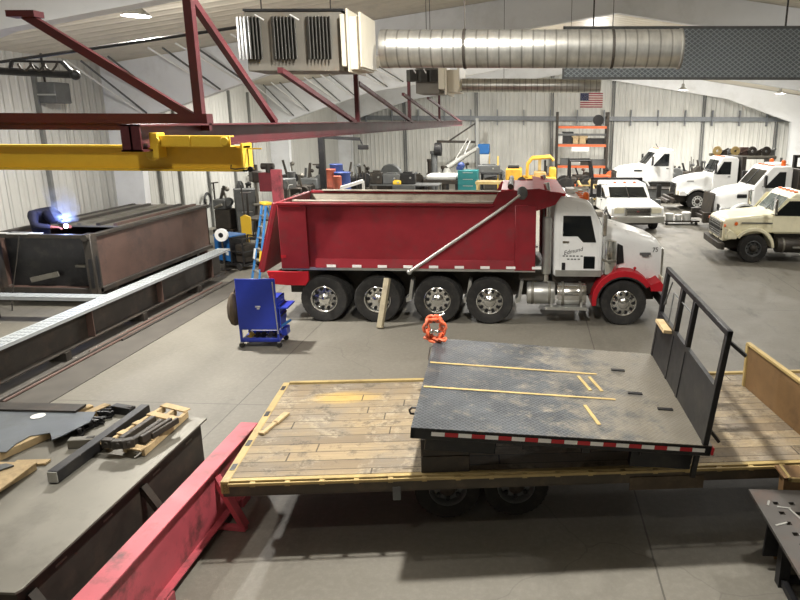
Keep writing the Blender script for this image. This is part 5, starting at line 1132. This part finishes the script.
# ---------------------------------------------------------------- machines seen over the dump box, by the back left corner
t = thing('jib_crane', 'dark jib crane post with swinging arm, beside the blue drums', 'jib crane', (-9.2, 29, 0))
p = gy(322, 190, 29); q = gy(321, 137, 29); e = gy(360, 139, 29)
MB().box(q.x - .12, q.x + .12, 28.88, 29.12, 0, q.z + .1).box(q.x - .3, q.x + .3, 28.7, 29.3, 0, .04).build('post', 'black', t, world=True)
MB().bar((q.x, 29, q.z), (e.x, 29, e.z), .1, .14).build('arm', 'black', t, world=True)
MB().bar((q.x, 29, q.z - 1.2), (q.x - .45, 29, q.z - 1.2), .06).build('stub_arm', 'dark', t, world=True)
MB().box(e.x - .1, e.x + .35, 28.9, 29.1, e.z - .45, e.z - .25).tube((e.x, 29, e.z), (e.x + .1, 29, e.z - .25), .03).build('hoist', 'black', t, world=True, bevel=.02)
def heap(name, label, px, py0, py1, Y, w, mats_, seed, cat='machine', group=None):
    """a compact machine: base, block, housing, levers and round guards, seen from afar"""
    r = random.Random(seed); b = gy(px, py1, Y); tp = gy(px, py0, Y); x, h = b.x, tp.z
    t = thing(name, label, cat, (x, Y, 0), r.uniform(-.3, .3), group)
    MB().box(-w / 2, w / 2, -.4, .4, 0, .12).build('base', mats_[0], t, bevel=.01)
    MB().box(-w * .4, w * .4, -.32, .32, .12, h * .5).build('cabinet', mats_[0], t, bevel=.03)
    MB().box(-w * .45, w * .2, -.3, .3, h * .5, h * .72).build('housing', mats_[1], t, bevel=.05, seg=2)
    MB().lathe([(.001, -.12), (w * .2, -.12), (w * .22, -.06), (w * .22, .06), (w * .2, .12), (.001, .12)], (w * .25, -.1, h * .66), 'y', 18).build('guard', mats_[1], t)
    MB().bar((-w * .2, 0, h * .7), (-w * .28 + r.uniform(-.1, .3), 0, h), .09).build('lever', mats_[0], t)
    MB().bar((w * .1, .1, h * .6), (w * .1 + r.uniform(-.2, .2), .1, h * .95), .07).ball((w * .1, .1, h * .93), .1).build('head', mats_[-1], t)
    MB().tube((-w * .3, -.35, h * .55), (w * .1, -.42, h * .62), .05, 8).build('motor', mats_[-1], t)
    return t
heap('pipe_bender', 'dark machine with levers under the jib crane arm', 315, 163, 186, 30, 1.5, ('dark', 'grey', 'black'), 1)
heap('tool_rack', 'dark rack of upright tools right of the blue drums', 356, 162, 186, 31, 1.6, ('dark', 'black', 'grey'), 2)
heap('band_saw', 'dark band saw left of the jib crane post', 300, 172, 190, 27, .9, ('black', 'dark', 'steel'), 9)
def barrel(px, py0, py1, Y, r, m_, label, group=None, z=None):
    b, tp = gy(px, py1, Y), gy(px, py0, Y); z0 = 0 if z is None else z; h = tp.z - z0
    t = thing('steel_drum', label, 'drum', (b.x, Y, z0), 0, group)
    MB().lathe([(.001, 0), (r, 0), (r * 1.03, .02), (r, .04), (r, h * .33), (r * 1.03, h * .34), (r, h * .35), (r, h * .66), (r * 1.03, h * .67), (r, h * .68), (r, h - .04), (r * 1.03, h - .02), (r * .97, h), (.001, h - .03)], n=22).build('shell', m_, t)
    MB().lathe([(.001, 0), (.04, 0), (.04, .02), (.001, .02)], (r * .6, 0, h - .03), n=8).build('bung', 'alu', t)
barrel(337, 164, 180, 28.6, .28, 'drum', 'tall blue drum standing highest of the drums by the jib crane'); barrel(343, 172, 190, 27.8, .34, 'drum', 'wide blue drum at the right of the drum pair by the jib crane')
barrel(332, 169, 190, 28.0, .2, 'rorange', 'slim orange drum left of the blue drums'); barrel(338, 176, 190, 27.1, .17, 'rorange', 'short orange drum in front of the blue drums')
solo(MB().bar(gy(341, 188, 25) , gy(363, 181, 25.6), .12, .12).bar(gy(341, 188, 25), V((gy(341, 188, 25).x, 25, .0)), .08).bar(gy(363, 181, 25.6), V((gy(363, 181, 25.6).x, 25.6, 0)), .08), 'sawhorse_beam', 'tape', 'white slanted beam on legs in front of the tool rack', 'beam')
table('steel_bench', 'long grey bench along the back left, behind the dump box', -8.8, -4.6, 33.3, 34.6, 1.15, 'grey')
def atop(name, label, px, py, Y, z0, w, d, h, m_, cat, rz=0, group=None, knob='alu'):
    b = gy(px, py, Y); t = thing(name, label, cat, (b.x, Y, z0), rz, group)
    MB().box(-w / 2, w / 2, -d / 2, d / 2, 0, h).build('body', m_, t, bevel=min(.04, h * .2), seg=2)
    MB().box(-w * .3, w * .3, -d * .3, d * .3, h, h * 1.15).build('lid', m_, t, bevel=.01)
    MB().tube((w * .2, -d / 2, h * .6), (w * .2, -d / 2 - .05, h * .6), .05, 10).build('knob', knob, t)
    return t
atop('bench_vise', 'dark vise on the long grey bench, left end', 377, 178, 33.8, 1.15, .6, .4, .6, 'dark', 'vise')
atop('engine_block', 'dark engine block on the long grey bench', 392, 178, 33.9, 1.15, .9, .5, .5, 'grey', 'engine block')
atop('yellow_pump', 'small yellow pump beside the engine block on the bench', 397, 182, 33.5, 1.15, .4, .25, .2, 'yellow', 'pump')
atop('tool_case', 'black case at the right end of the long grey bench', 408, 178, 33.9, 1.15, .8, .4, .55, 'black', 'case')
heap('loader_attachment', 'large dark loader attachment against the back left corner', 380, 165, 190, 39, 3.2, ('dark', 'grey', 'dark'), 4)
heap('grinding_machine', 'grey grinding machine near the back left corner', 404, 172, 190, 38, 1.6, ('grey', 'dark', 'steel'), 5)
# white tank machine, columns and fume arm
Y = 38.0
p, q = gy(428, 184, Y), gy(458, 174, Y)
t = thing('plasma_table', 'white topped cutting table with dark frame in front of the back wall', 'machine', ((p.x + q.x) / 2, Y, 0)); w = (q.x - p.x) / 2
MB().box(-w, w, -.8, .8, 1.05, q.z).build('bed_cover', 'dwhite', t, bevel=.12, seg=3)
MB().box(-w * 1.15, w * 1.1, -.9, .9, .85, 1.05).build('frame', 'dark', t)
for x in (-w, -w * .3, w * .4, w): MB().box(x - .08, x + .08, -.85, -.7, 0, .85).build('leg', 'black', t)
for px, y0, y1, r, lab, mm in ((434.5, 151, 176, .2, 'tall grey round post behind the white topped cutting table', 'grey'), (430, 159, 178, .14, 'short dark post left of the tall grey round post', 'dark'), (445, 166, 178, .2, 'stubby dark post right of the tall grey round post', 'dark')):
    b, a = gy(px, y1, 40.2), gy(px, y0, 40.2)
    t = thing('machine_post', lab, 'post', (b.x, 40.2, 0)); MB().lathe([(r * 1.6, 0), (r * 1.6, .1), (r, .2), (r, a.z - .2), (r * 1.25, a.z - .15), (r * 1.25, a.z)], n=14).build('post', mm, t)
    if r == .2 and y0 == 151: MB().lathe([(.1, -.25), (.4, -.2), (.4, .2), (.1, .25)], (.25, 0, a.z + .1), 'x', 14).build('fan_head', 'black', t)
t = thing('fume_arm', 'grey fume extraction arm slanting up to the blue filter box', 'fume arm', (-2.5, 41, 0))
a, b, c = gy(447, 168, 40), gy(463, 157, 40.6), gy(478, 148, 41.2)
MB().tube(a, b, .16, 12).tube(b, c, .13, 12).lathe([(.3, -.3), (.16, 0)], tuple(a), 'z', 14).build('tube', mat('arm_grey', '84847f', .6), t, world=True)
MB().tube(b, gy(470, 141, 41), .04, 6).tube(gy(455, 160, 40.3), gy(468, 138, 41), .03, 6).build('support_rod', 'alu', t, world=True)
MB().box(c.x - .1, c.x + .1, 41, 41.3, 0, c.z).build('support_post', 'grey', t, world=True)
t = thing('dust_collector', 'blue dust collector box with pale cone on the back wall', 'dust collector', (gy(484, 160, 43).x, 43, 0))
p, q = gy(478.5, 154, 43), gy(490, 144, 43); w = (q.x - p.x) / 2
MB().box(-w, w, -.4, .4, p.z, q.z).build('filter_box', 'mblue', t, bevel=.05)
zb = gy(484, 170, 43).z
MB().loft([[(-w, -.38, p.z), (w, -.38, p.z), (w, .38, p.z), (-w, .38, p.z)], [(-w * .3, -.1, zb), (w * .3, -.1, zb), (w * .3, .1, zb), (-w * .3, .1, zb)]]).build('cone', 'dwhite', t)
for x in (-w, w): MB().box(x - .04, x + .04, -.35, -.28, 0, p.z + .1).build('leg', 'tan', t)
t = thing('wall_jib', 'thin dark wall jib with brace above the white cutting table', 'jib crane', (gy(476, 142, 44).x, 44, 0))
a, b, c, d = gy(437, 141.5, 44), gy(477, 142, 44), gy(449, 141, 44), gy(476, 123, 44)
MB().bar(a, b, .16, .16).build('boom', 'dark', t, world=True); MB().bar(c, d, .1, .1).build('brace', 'dark', t, world=True)
MB().box(b.x - .08, b.x + .12, 43.9, 44.1, 0, d.z + .3).build('post', 'primer', t, world=True)
p, q = gy(458, 184, 37), gy(478, 170.5, 37)
cabinet('tool_chest', 'teal tool chest behind the dump box rim', (p.x + q.x) / 2, 37.3, q.x - p.x, .8, q.z, 'teal', 0, 4)
solo(MB().ball(V((gy(461, 168, 37.2).x, 37.3, q.z + .24)), .22, 0, (1, 1, .9)).box(gy(461, 168, 37.2).x - .25, gy(461, 168, 37.2).x + .1, 37.05, 37.2, q.z + .02, q.z + .2), 'blue_helmet', 'drum', 'dark blue helmet lying on top of the teal tool chest', 'helmet')
table('steel_bench', 'dark bench with clutter right of the teal tool chest', gy(481, 180, 38.5).x, gy(502, 180, 38.5).x, 38, 39.2, gy(490, 173, 38.5).z, 'black')
atop('motor_unit', 'dark motor on the bench left of the yellow lift machine', 489, 172, 38.6, gy(490, 173, 38.5).z, 1.3, .6, .45, 'grey', 'motor')
solo(MB().box(gy(498, 170, 38.6).x - .03, gy(498, 170, 38.6).x + .03, 38.5, 38.56, 0, gy(498, 156, 38.6).z), 'yellow_post', 'yellow', 'thin yellow post standing left of the yellow lift machine', 'post')
Y = 32.0
a, b = gy(476, 188, Y), gy(510, 180, Y)
t = thing('slotted_rack', 'pale yellow slotted steel rack lying behind the dump box rim', 'steel rack', ((a.x + b.x) / 2, Y, 0)); w = (b.x - a.x) / 2; zt0 = gy(490, 181, Y).z
MB().box(-w, w, -.45, -.35, zt0 - .12, zt0).box(-w, w, .35, .45, zt0 - .12, zt0).build('long_rail', 'tan', t)
for k in range(7): MB().bar((-w + .1 + k * w / 3.3, -.4, zt0 - .02), (-w + .4 + k * w / 3.3, .4, zt0 - .02), .2, .04).build('rung', 'tan', t)
for x in (-w + .1, w - .1):
    for y in (-.4, .4): MB().box(x - .05, x + .05, y - .05, y + .05, 0, zt0 - .1).build('leg', 'tan', t)
# yellow lift machine
Y = 37.0; sx = lambda px: gy(px, 170, Y).x; szz = lambda py: gy(530, py, Y).z
t = thing('lift_machine', 'yellow compact lift machine with roll frame in front of the pallet rack', 'lift machine', (sx(535), Y, 0)); ox = sx(535)
L = lambda px, py, y=0: (sx(px) - ox, y, szz(py))
MB().box(L(506, 0)[0], L(522, 0)[0], -.7, .7, .5, L(0, 168)[2]).build('engine_cover', 'lyellow', t, bevel=.08, seg=2)
MB().box(L(522, 0)[0], L(556, 0)[0], -.7, .7, .5, L(0, 176)[2]).build('deck', 'lyellow', t, bevel=.05)
MB().box(L(508, 0)[0], L(519, 0)[0], -.5, .5, L(0, 168)[2], L(0, 166)[2]).build('cover_top', 'black', t)
for s in (-.65, .65): MB().path([L(527, 176, s), L(527.5, 164, s), L(532, 158, s), L(550, 156.5, s), L(553, 160, s)], .085, 8).build('roll_frame', 'lyellow', t)
MB().box(L(538, 0)[0], L(541, 0)[0], -.2, .2, 1.3, L(0, 159)[2]).build('mast', 'tan', t)
MB().box(L(544, 0)[0], L(546, 0)[0], -.2, .2, 1.3, L(0, 160)[2]).build('lever_column', 'black', t)
MB().box(L(549, 0)[0], L(556, 0)[0], -.5, .5, 1.2, L(0, 167)[2]).build('front_cover', 'lyellow', t, bevel=.08, seg=2)
MB().box(L(534, 0)[0], L(546, 0)[0], -.4, .4, 1.3, L(0, 171)[2]).build('seat', 'tan', t, bevel=.06, seg=2)
for px in (512, 550):
    for s in (-.75, .75): MB().lathe([(.001, -.15), (.5, -.15), (.55, -.08), (.55, .08), (.5, .15), (.001, .15)], (L(px, 0)[0], s, .55), 'y', 20).build('wheel', 'rubber', t)
# pallet rack
Y = 43.5; rx = lambda px: gy(px, 150, Y).x; rz_ = lambda py: gy(580, py, Y).z
t = thing('pallet_rack', 'tall pallet rack with dark posts and orange beams below the flag', 'pallet rack', (rx(581), Y, 0))
for px in (556.5, 606):
    for y in (Y - .55, Y + .55): MB().box(rx(px) - .07, rx(px) + .07, y - .06, y + .06, 0, rz_(112)).build('post', 'dark', t, world=True)
    mb = MB(); z = .3; k = 0
    while z < rz_(116): mb.bar((rx(px), Y - .55, z), (rx(px), Y + .55, z + .5), .05); z += .55
    mb.build('lattice', 'dark', t, world=True)
for py in (127, 145, 166):
    for y in (Y - .55, Y + .55): MB().box(rx(557), rx(606), y - .04, y + .04, rz_(py) - .09, rz_(py) + .06).build('beam', 'orange', t, world=True)
    MB().box(rx(557), rx(606), Y - .5, Y + .5, rz_(py) + .06, rz_(py) + .09).build('shelf_deck', 'steel', t, world=True)
MB().box(rx(557), rx(606), Y - .5, Y - .4, rz_(134) - .1, rz_(134) + .04).build('load_bar', 'grey', t, world=True)
for k, (px, py, w, h, m_, lab) in enumerate(((560, 145, .3, .7, 'dwhite', 'white box at the left end of the middle rack shelf'), (567, 145, .7, .75, 'black', 'black box on the middle rack shelf'), (575, 145, .5, .5, 'wood', 'cardboard box right of the black box on the middle rack shelf'), (582, 145, .6, .55, 'wood', 'wide cardboard box in the middle of the middle rack shelf'), (594, 145, 1.2, .35, 'black', 'long black case at the right of the middle rack shelf'),
                                             (597, 127, .55, .65, 'black', 'black reel on the top rack shelf'), (565, 166, .6, .4, 'grey', 'grey crate at left on the low rack shelf'), (574, 166, .8, .35, 'primer', 'pale crate in the middle of the low rack shelf'), (585, 166, .6, .4, 'dark', 'dark crate on the low rack shelf'), (598, 166, .9, .35, 'grey', 'flat grey crate at right on the low rack shelf'))):
    z = rz_(py) + .092
    if k == 5:
        t2 = thing('cable_reel', lab, 'reel', (rx(px), Y - .1, z)); MB().lathe([(.08, -.15), (.34, -.15), (.34, -.11), (.2, -.1), (.2, .1), (.34, .11), (.34, .15), (.08, .15)], (0, 0, .34), 'y', 20).build('reel', 'black', t2); MB().box(-.2, .2, -.1, .1, 0, .04).build('foot', 'dark', t2)
    else:
        t2 = thing('storage_box', lab, 'box', (rx(px), Y - .1, z), 0, 'boxes on the pallet rack'); MB().box(-w / 2, w / 2, -.35, .35, 0, h * .8).build('body', m_, t2, bevel=.01); MB().box(-w / 2 - .015, w / 2 + .015, -.36, .36, h * .8, h).build('lid', m_, t2, bevel=.01)
pa_ = (rx(571), rz_(146)), (rx(588), rz_(151)); solo(MB().box(pa_[0][0], pa_[1][0], Y - .62, Y - .6, pa_[1][1], pa_[0][1] - .05), 'white_placard', 'tape', 'white placard hanging from the middle orange rack beam', 'placard')
# black roll-frame machine in front of rack
Y = 40.0
t = thing('skid_loader', 'black framed compact loader with orange lamps in front of the rack', 'loader', (gy(580, 180, Y).x, Y, 0)); cx_ = gy(580, 180, Y).x
g = lambda px, py, y=0: (gy(px, py, Y).x - cx_, y, gy(px, py, Y).z)
for s in (-.7, .7): MB().path([g(569, 180, s), g(569.5, 160, s), g(590, 160, s), g(592, 180, s)], .08, 8).build('roll_frame', 'black', t)
MB().box(g(566, 0)[0], g(596, 0)[0], -.7, .7, .4, g(0, 178)[2]).build('chassis', 'black', t, bevel=.05)
MB().box(g(570, 0)[0], g(582, 0)[0], -.5, .5, g(0, 178)[2], g(0, 172)[2]).build('seat', 'dark', t, bevel=.08)
for px in (577, 599): MB().box(g(px - 4, 0)[0], g(px + 4, 0)[0], -.75, -.65, g(0, 180)[2] - .1, g(0, 180)[2] + .12).build('reflector', 'orange', t)
for px in (570, 594):
    for s in (-.8, .8): MB().lathe([(.001, -.15), (.5, -.15), (.55, -.08), (.55, .08), (.5, .15), (.001, .15)], (g(px, 0)[0], s, .55), 'y', 20).build('wheel', 'rubber', t)
heap('dark_machine', 'dark machine between the rack and the white sloped-hood truck', 604, 168, 190, 42, 1.6, ('dark', 'orange', 'black'), 12)
Y = 36.3
for k, (x0, y0, x1, y1, lab) in enumerate(((578, 181, 590, 196, 'tan ramp frame leaning beside the pickup, left one'), (590, 180, 600, 196, 'tan ramp frame leaning beside the pickup, right one'))):
    a, b = gy(x0, y0, Y), gy(x1, y1, Y - 1.2)
    t = thing('ramp_frame', lab, 'ramp', (b.x, Y - 1.2, 0), 0, 'tan ramp frames')
    b = V((b.x, Y - 1.2, .06))
    for o_ in (0, .6): MB().bar(a + V((o_, 0, 0)), b + V((o_, 0, 0)), .12, .1).build('rail', 'tan', t, world=True)
    for f in (.2, .5, .8): MB().bar(a.lerp(b, f), a.lerp(b, f) + V((.6, 0, 0)), .1, .06).build('rung', 'tan', t, world=True)
    MB().bar(a + V((.3, 0, 0)), V((a.x + .3, Y + .2, 0)), .08).build('prop', 'dark', t, world=True)
# flag
p, q = gy(580, 107.5, YB - .05), gy(603, 93, YB - .05); w, h = q.x - p.x, q.z - p.z
fl = MB(); nxf = 16
for k in range(13):
    for i in range(nxf):
        x0, x1 = w * i / nxf, w * (i + 1) / nxf; f = lambda x: .018 * math.sin(x * 7)
        z0, z1 = h * k / 13, h * (k + 1) / 13
        mm = 2 if (k >= 6 and x1 <= w * .41) else (0 if k % 2 == 0 else 1)
        fl.add([(x0, f(x0), z0), (x1, f(x1), z0), (x1, f(x1), z1), (x0, f(x0), z1), (x0, f(x0) + .012, z0), (x1, f(x1) + .012, z0), (x1, f(x1) + .012, z1), (x0, f(x0) + .012, z1)], [(0, 1, 2, 3), (7, 6, 5, 4)], mm)
for r in range(9):
    for c_ in range(6 if r % 2 == 0 else 5):
        sx_ = w * .41 * ((c_ + .5) / 6 + (0 if r % 2 == 0 else 1 / 12)); sz_ = h * (6 + 7 * (r + .5) / 9) / 13; rr = h * .018
        pts5 = [(sx_ + (rr if i % 2 == 0 else rr * .4) * math.sin(i * PI / 5), -.004 + .018 * math.sin(sx_ * 7), sz_ + (rr if i % 2 == 0 else rr * .4) * math.cos(i * PI / 5)) for i in range(10)]
        fl.add(pts5, [tuple(range(10))], 1)
tag(fl.build('flag', ['flagred', 'flagwhite', 'flagblue'], None, loc=None), 'red white and blue striped flag with stars on the back wall', 'flag')
bpy.data.objects['flag'].location = (p.x, YB - .04, p.z)

# ---------------------------------------------------------------- right side clutter
heap('snow_plow', 'dark snow plow assembly right of the sloped-hood truck at the back', 668, 164, 190, 41.6, 1.8, ('dark', 'grey', 'black'), 21)
heap('snow_plow', 'dark plow frame just left of the square-hooded truck cab, at the back wall', 690, 163, 180, 42, 2.0, ('black', 'dark', 'grey'), 22)
heap('engine_stand', 'dark engine on a stand behind the sloped-hood truck rear', 656, 168, 190, 42.5, 1.5, ('dark', 'rust', 'grey'), 23)
p = gy(664, 185, 36.8)
t = thing('steel_bin', 'low dark steel bin on the floor behind the square-hooded truck nose', 'bin', (p.x, 36.8, 0))
MB().box(-1.0, 1.0, -.6, .6, .1, .75).build('bin_body', 'grey', t, bevel=.03); MB().box(-1.05, 1.05, -.65, .65, .72, .8).build('rim', 'dark', t); MB().box(-.9, .9, -.5, -.4, 0, .1).box(-.9, .9, .4, .5, 0, .1).build('skid', 'dark', t)
# things carried over the square-hooded truck
p = gy(722, 158, 35.5)
t = thing('spreader_rack', 'rack of pipes and coils carried over the square-hooded truck body', 'rack', (p.x + .9, 35.6, 0))
a, b = gy(712, 157, 35.6), gy(776, 157, 35.6); zz_ = a.z
MB().tube((a.x, 35.6, zz_), (b.x, 35.6, zz_), .1, 10).tube((a.x, 36.2, zz_ + .1), (b.x, 36.2, zz_ + .1), .08, 10).build('long_pipe', 'steel', t, world=True)
for x in (a.x + .9, b.x - .3): MB().box(x - .06, x + .06, 35.5, 36.3, 0, zz_).build('upright', 'dark', t, world=True)
for k, px in enumerate((717, 735, 752, 766)):
    q = gy(px, 155, 35.6); mb = MB()
    for r in (.1, .16, .21): mb.path([(q.x + r * math.cos(u), 35.6, zz_ + .32 + r * math.sin(u)) for u in [2 * PI * i / 16 for i in range(16)]], .04, 6, closed=True)
    tag(mb.build('hose_coil', ['tan', 'tan', 'dark', 'dark'][k], None, loc=(q.x, 35.6, zz_ + .1)), ['tan hose coil at the left end of the pipe rack', 'tan hose coil second along the pipe rack', 'dark hose coil third along the pipe rack', 'dark hose coil at the right end of the pipe rack'][k], 'hose coil', 'coils on the pipe rack')
# dark mast machine at the right edge
p = gy(794, 200, 30.5)
t = thing('mast_lift', 'dark mast lift with pale tray at the right edge behind the cream truck', 'lift', (p.x + .2, 30.5, 0)); hz_ = gy(794, 155, 30.5).z
for x in (-.35, .35): MB().box(x - .07, x + .07, -.1, .1, 0, hz_).build('mast_rail', 'black', t)
for f in (.35, .6, .8, .98): MB().box(-.35, .35, -.06, .06, hz_ * f - .06, hz_ * f + .06).build('mast_rung', 'dark', t)
MB().box(-.5, .6, -.5, .1, hz_ * .62, hz_ * .66).build('tray', 'wood', t); MB().box(-.5, .6, .1, 1.2, .3, 1.5).build('body', 'dark', t, bevel=.05)
MB().box(-.45, .5, -1.0, .1, .08, .16).build('fork', 'black', t)
solo(MB().ball((p.x + .15, 30.1, hz_ * .66 + .14), .13, 0, (1.2, .8, 1)).tube((p.x + .3, 30.1, hz_ * .66), (p.x + .3, 30.1, hz_ * .66 + .3), .06, 8), 'work_lamp', 'alu', 'silver work lamp standing on the tray of the dark mast lift', 'lamp')
# low dolly with white buckets in the lane
p = gz(678, 224, 0)
t = thing('floor_dolly', 'low dark dolly on the open lane carrying white containers', 'dolly', (p.x, p.y, 0), .1)
MB().box(-.62, .85, -.3, .3, .12, .18).build('deck', 'dark', t, bevel=.01)
for x in (-.6, .7):
    for y in (-.28, .28): MB().lathe([(.001, -.03), (.06, -.03), (.06, .03), (.001, .03)], (x, y, .06), 'y', 12).build('caster', 'black', t)
for k, (x, y, w, h, lab) in enumerate(((-.4, 0, .34, .3, 'white pail at the left end of the floor dolly'), (-.02, -.05, .28, .26, 'white jug in the middle of the floor dolly'), (.36, .02, .42, .36, 'wide white tub at the right end of the floor dolly'))):
    t2 = thing('white_container', lab, 'container', (p.x + x, p.y + y, .18), 0, 'containers on the floor dolly')
    MB().lathe([(.001, 0), (w * .42, 0), (w * .5, h * .8), (w * .52, h * .84), (.001, h * .84)], n=18).build('pail', 'dwhite', t2); MB().lathe([(w * .53, h * .84), (w * .53, h * .95), (.001, h)], n=18).build('lid', 'tape', t2)
p = gz(653, 213, 0)
t = thing('floor_jack', 'dark wheeled floor jack between the pickup and the dolly', 'floor jack', (p.x, p.y + .6, 0), -.3)
MB().box(-.5, .5, -.2, .2, .1, .3).build('frame', 'dark', t, bevel=.03); MB().bar((-.4, 0, .3), (-.7, .1, 1.3), .06).build('handle', 'black', t); MB().box(.2, .45, -.15, .15, .3, .6).build('lift_arm', 'grey', t)
for x in (-.4, .42):
    for y in (-.24, .24): MB().lathe([(.001, -.04), (.11, -.04), (.11, .04), (.001, .04)], (x, y, .11), 'y', 14).build('wheel', 'rubber', t)
# ---------------------------------------------------------------- more machines and stock along the walls
for k, a in enumerate(((226, 186, 214, 25.5, .8, ('dark', 'grey', 'steel'), 'bench_grinder', 'small dark grinder on a stand at the left wall under the coiled cable'),
          (248, 181, 210, 27.5, 1.0, ('grey', 'dark', 'black'), 'milling_machine', 'grey milling machine left of the red machine column'),
          (292, 160, 190, 31.5, .9, ('dark', 'black', 'steel'), 'press_stand', 'thin dark press directly right of the red machine column'),
          (310, 168, 190, 33, 1.2, ('grey', 'steel', 'dark'), 'iron_worker', 'grey ironworker machine behind the jib crane post'),
          (348, 170, 190, 34.5, 1.2, ('dark', 'grey', 'steel'), 'shear_machine', 'dark shear machine behind the wide blue drum'),
          (366, 166, 190, 36.5, 1.4, ('dark', 'black', 'dark'), 'pump_skid', 'dark pump skid just left of the large loader attachment'),
          (384, 174, 190, 41, 1.6, ('grey', 'dark', 'black'), 'gearbox_stand', 'grey gearbox stand behind the long grey bench'),
          (414, 172, 190, 41.5, 1.4, ('black', 'dark', 'grey'), 'compressor', 'black compressor left of the white topped cutting table'),
          (426, 173, 190, 42.5, 1.3, ('dark', 'grey', 'steel'), 'roll_former', 'dark roll former behind the short dark post'),
          (466, 162, 186, 42.3, 1.0, ('grey', 'primer', 'dark'), 'filter_stand', 'grey filter stand behind the teal tool chest'),
          (494, 166, 186, 42, 1.5, ('dark', 'grey', 'black'), 'power_unit', 'dark power unit behind the thin yellow post'),
          (549, 166, 190, 41.3, 1.0, ('dark', 'rust', 'grey'), 'tire_machine', 'dark tire machine between the yellow lift and the framed loader'),
          (581, 168, 190, 42.1, 1.2, ('black', 'dark', 'rust'), 'axle_stand', 'black axle stand behind the framed loader'),
          (676, 166, 190, 43.5, 1.5, ('dark', 'grey', 'black'), 'plow_assembly', 'dark plow frame between the two rear snow plows'),
          (702, 160, 178, 43.5, 1.4, ('dark', 'rust', 'grey'), 'salt_spreader', 'dark salt spreader over the square-hooded truck hood'))):
    heap(a[6], a[7], a[0], a[1], a[2], a[3], a[4], a[5], 40 + k)
for k, (px, py, Y, L_2, lab) in enumerate(((244, 205, 24, .9, 'bundle of thin rods leaning by the left wall bench'), (358, 180, 30.2, 1.2, 'bundle of upright bars by the tool rack'), (690, 170, 41, 1.2, 'bundle of bars standing near the plow frame'))):
    b = gy(px, py, Y); mb = MB()
    for j in range(6): mb.tube((b.x + j * .07, Y + .02 * j, 0), (b.x + j * .09 + R.uniform(-.2, .2), Y + .3, b.z + R.uniform(.2, .8)), .025, 6)
    solo(mb, 'bar_stock', 'dark', lab, 'bar stock')
for k, x in enumerate((-1.6, -.9, -.1, .8, 1.7)):
    q = (a_x := gy(716, 157, 35.6).x + 1.6 + x * .75, 35.9, gy(712, 157, 35.6).z + .1)
    mb = MB().box(q[0] - .22, q[0] + .22, 35.75, 36.1, q[2], q[2] + .25 + .08 * (k % 3)).tube((q[0] - .2, 35.7, q[2] + .1), (q[0] + .25, 35.7, q[2] + .35), .05, 8)
    tag(mb.build('pipe_fitting', ['dark', 'grey', 'rust'][k % 3], None, loc=q, bevel=.02), 'dark pipe fitting packed on the rack over the square-hooded truck', 'fitting', 'fittings on the pipe rack')
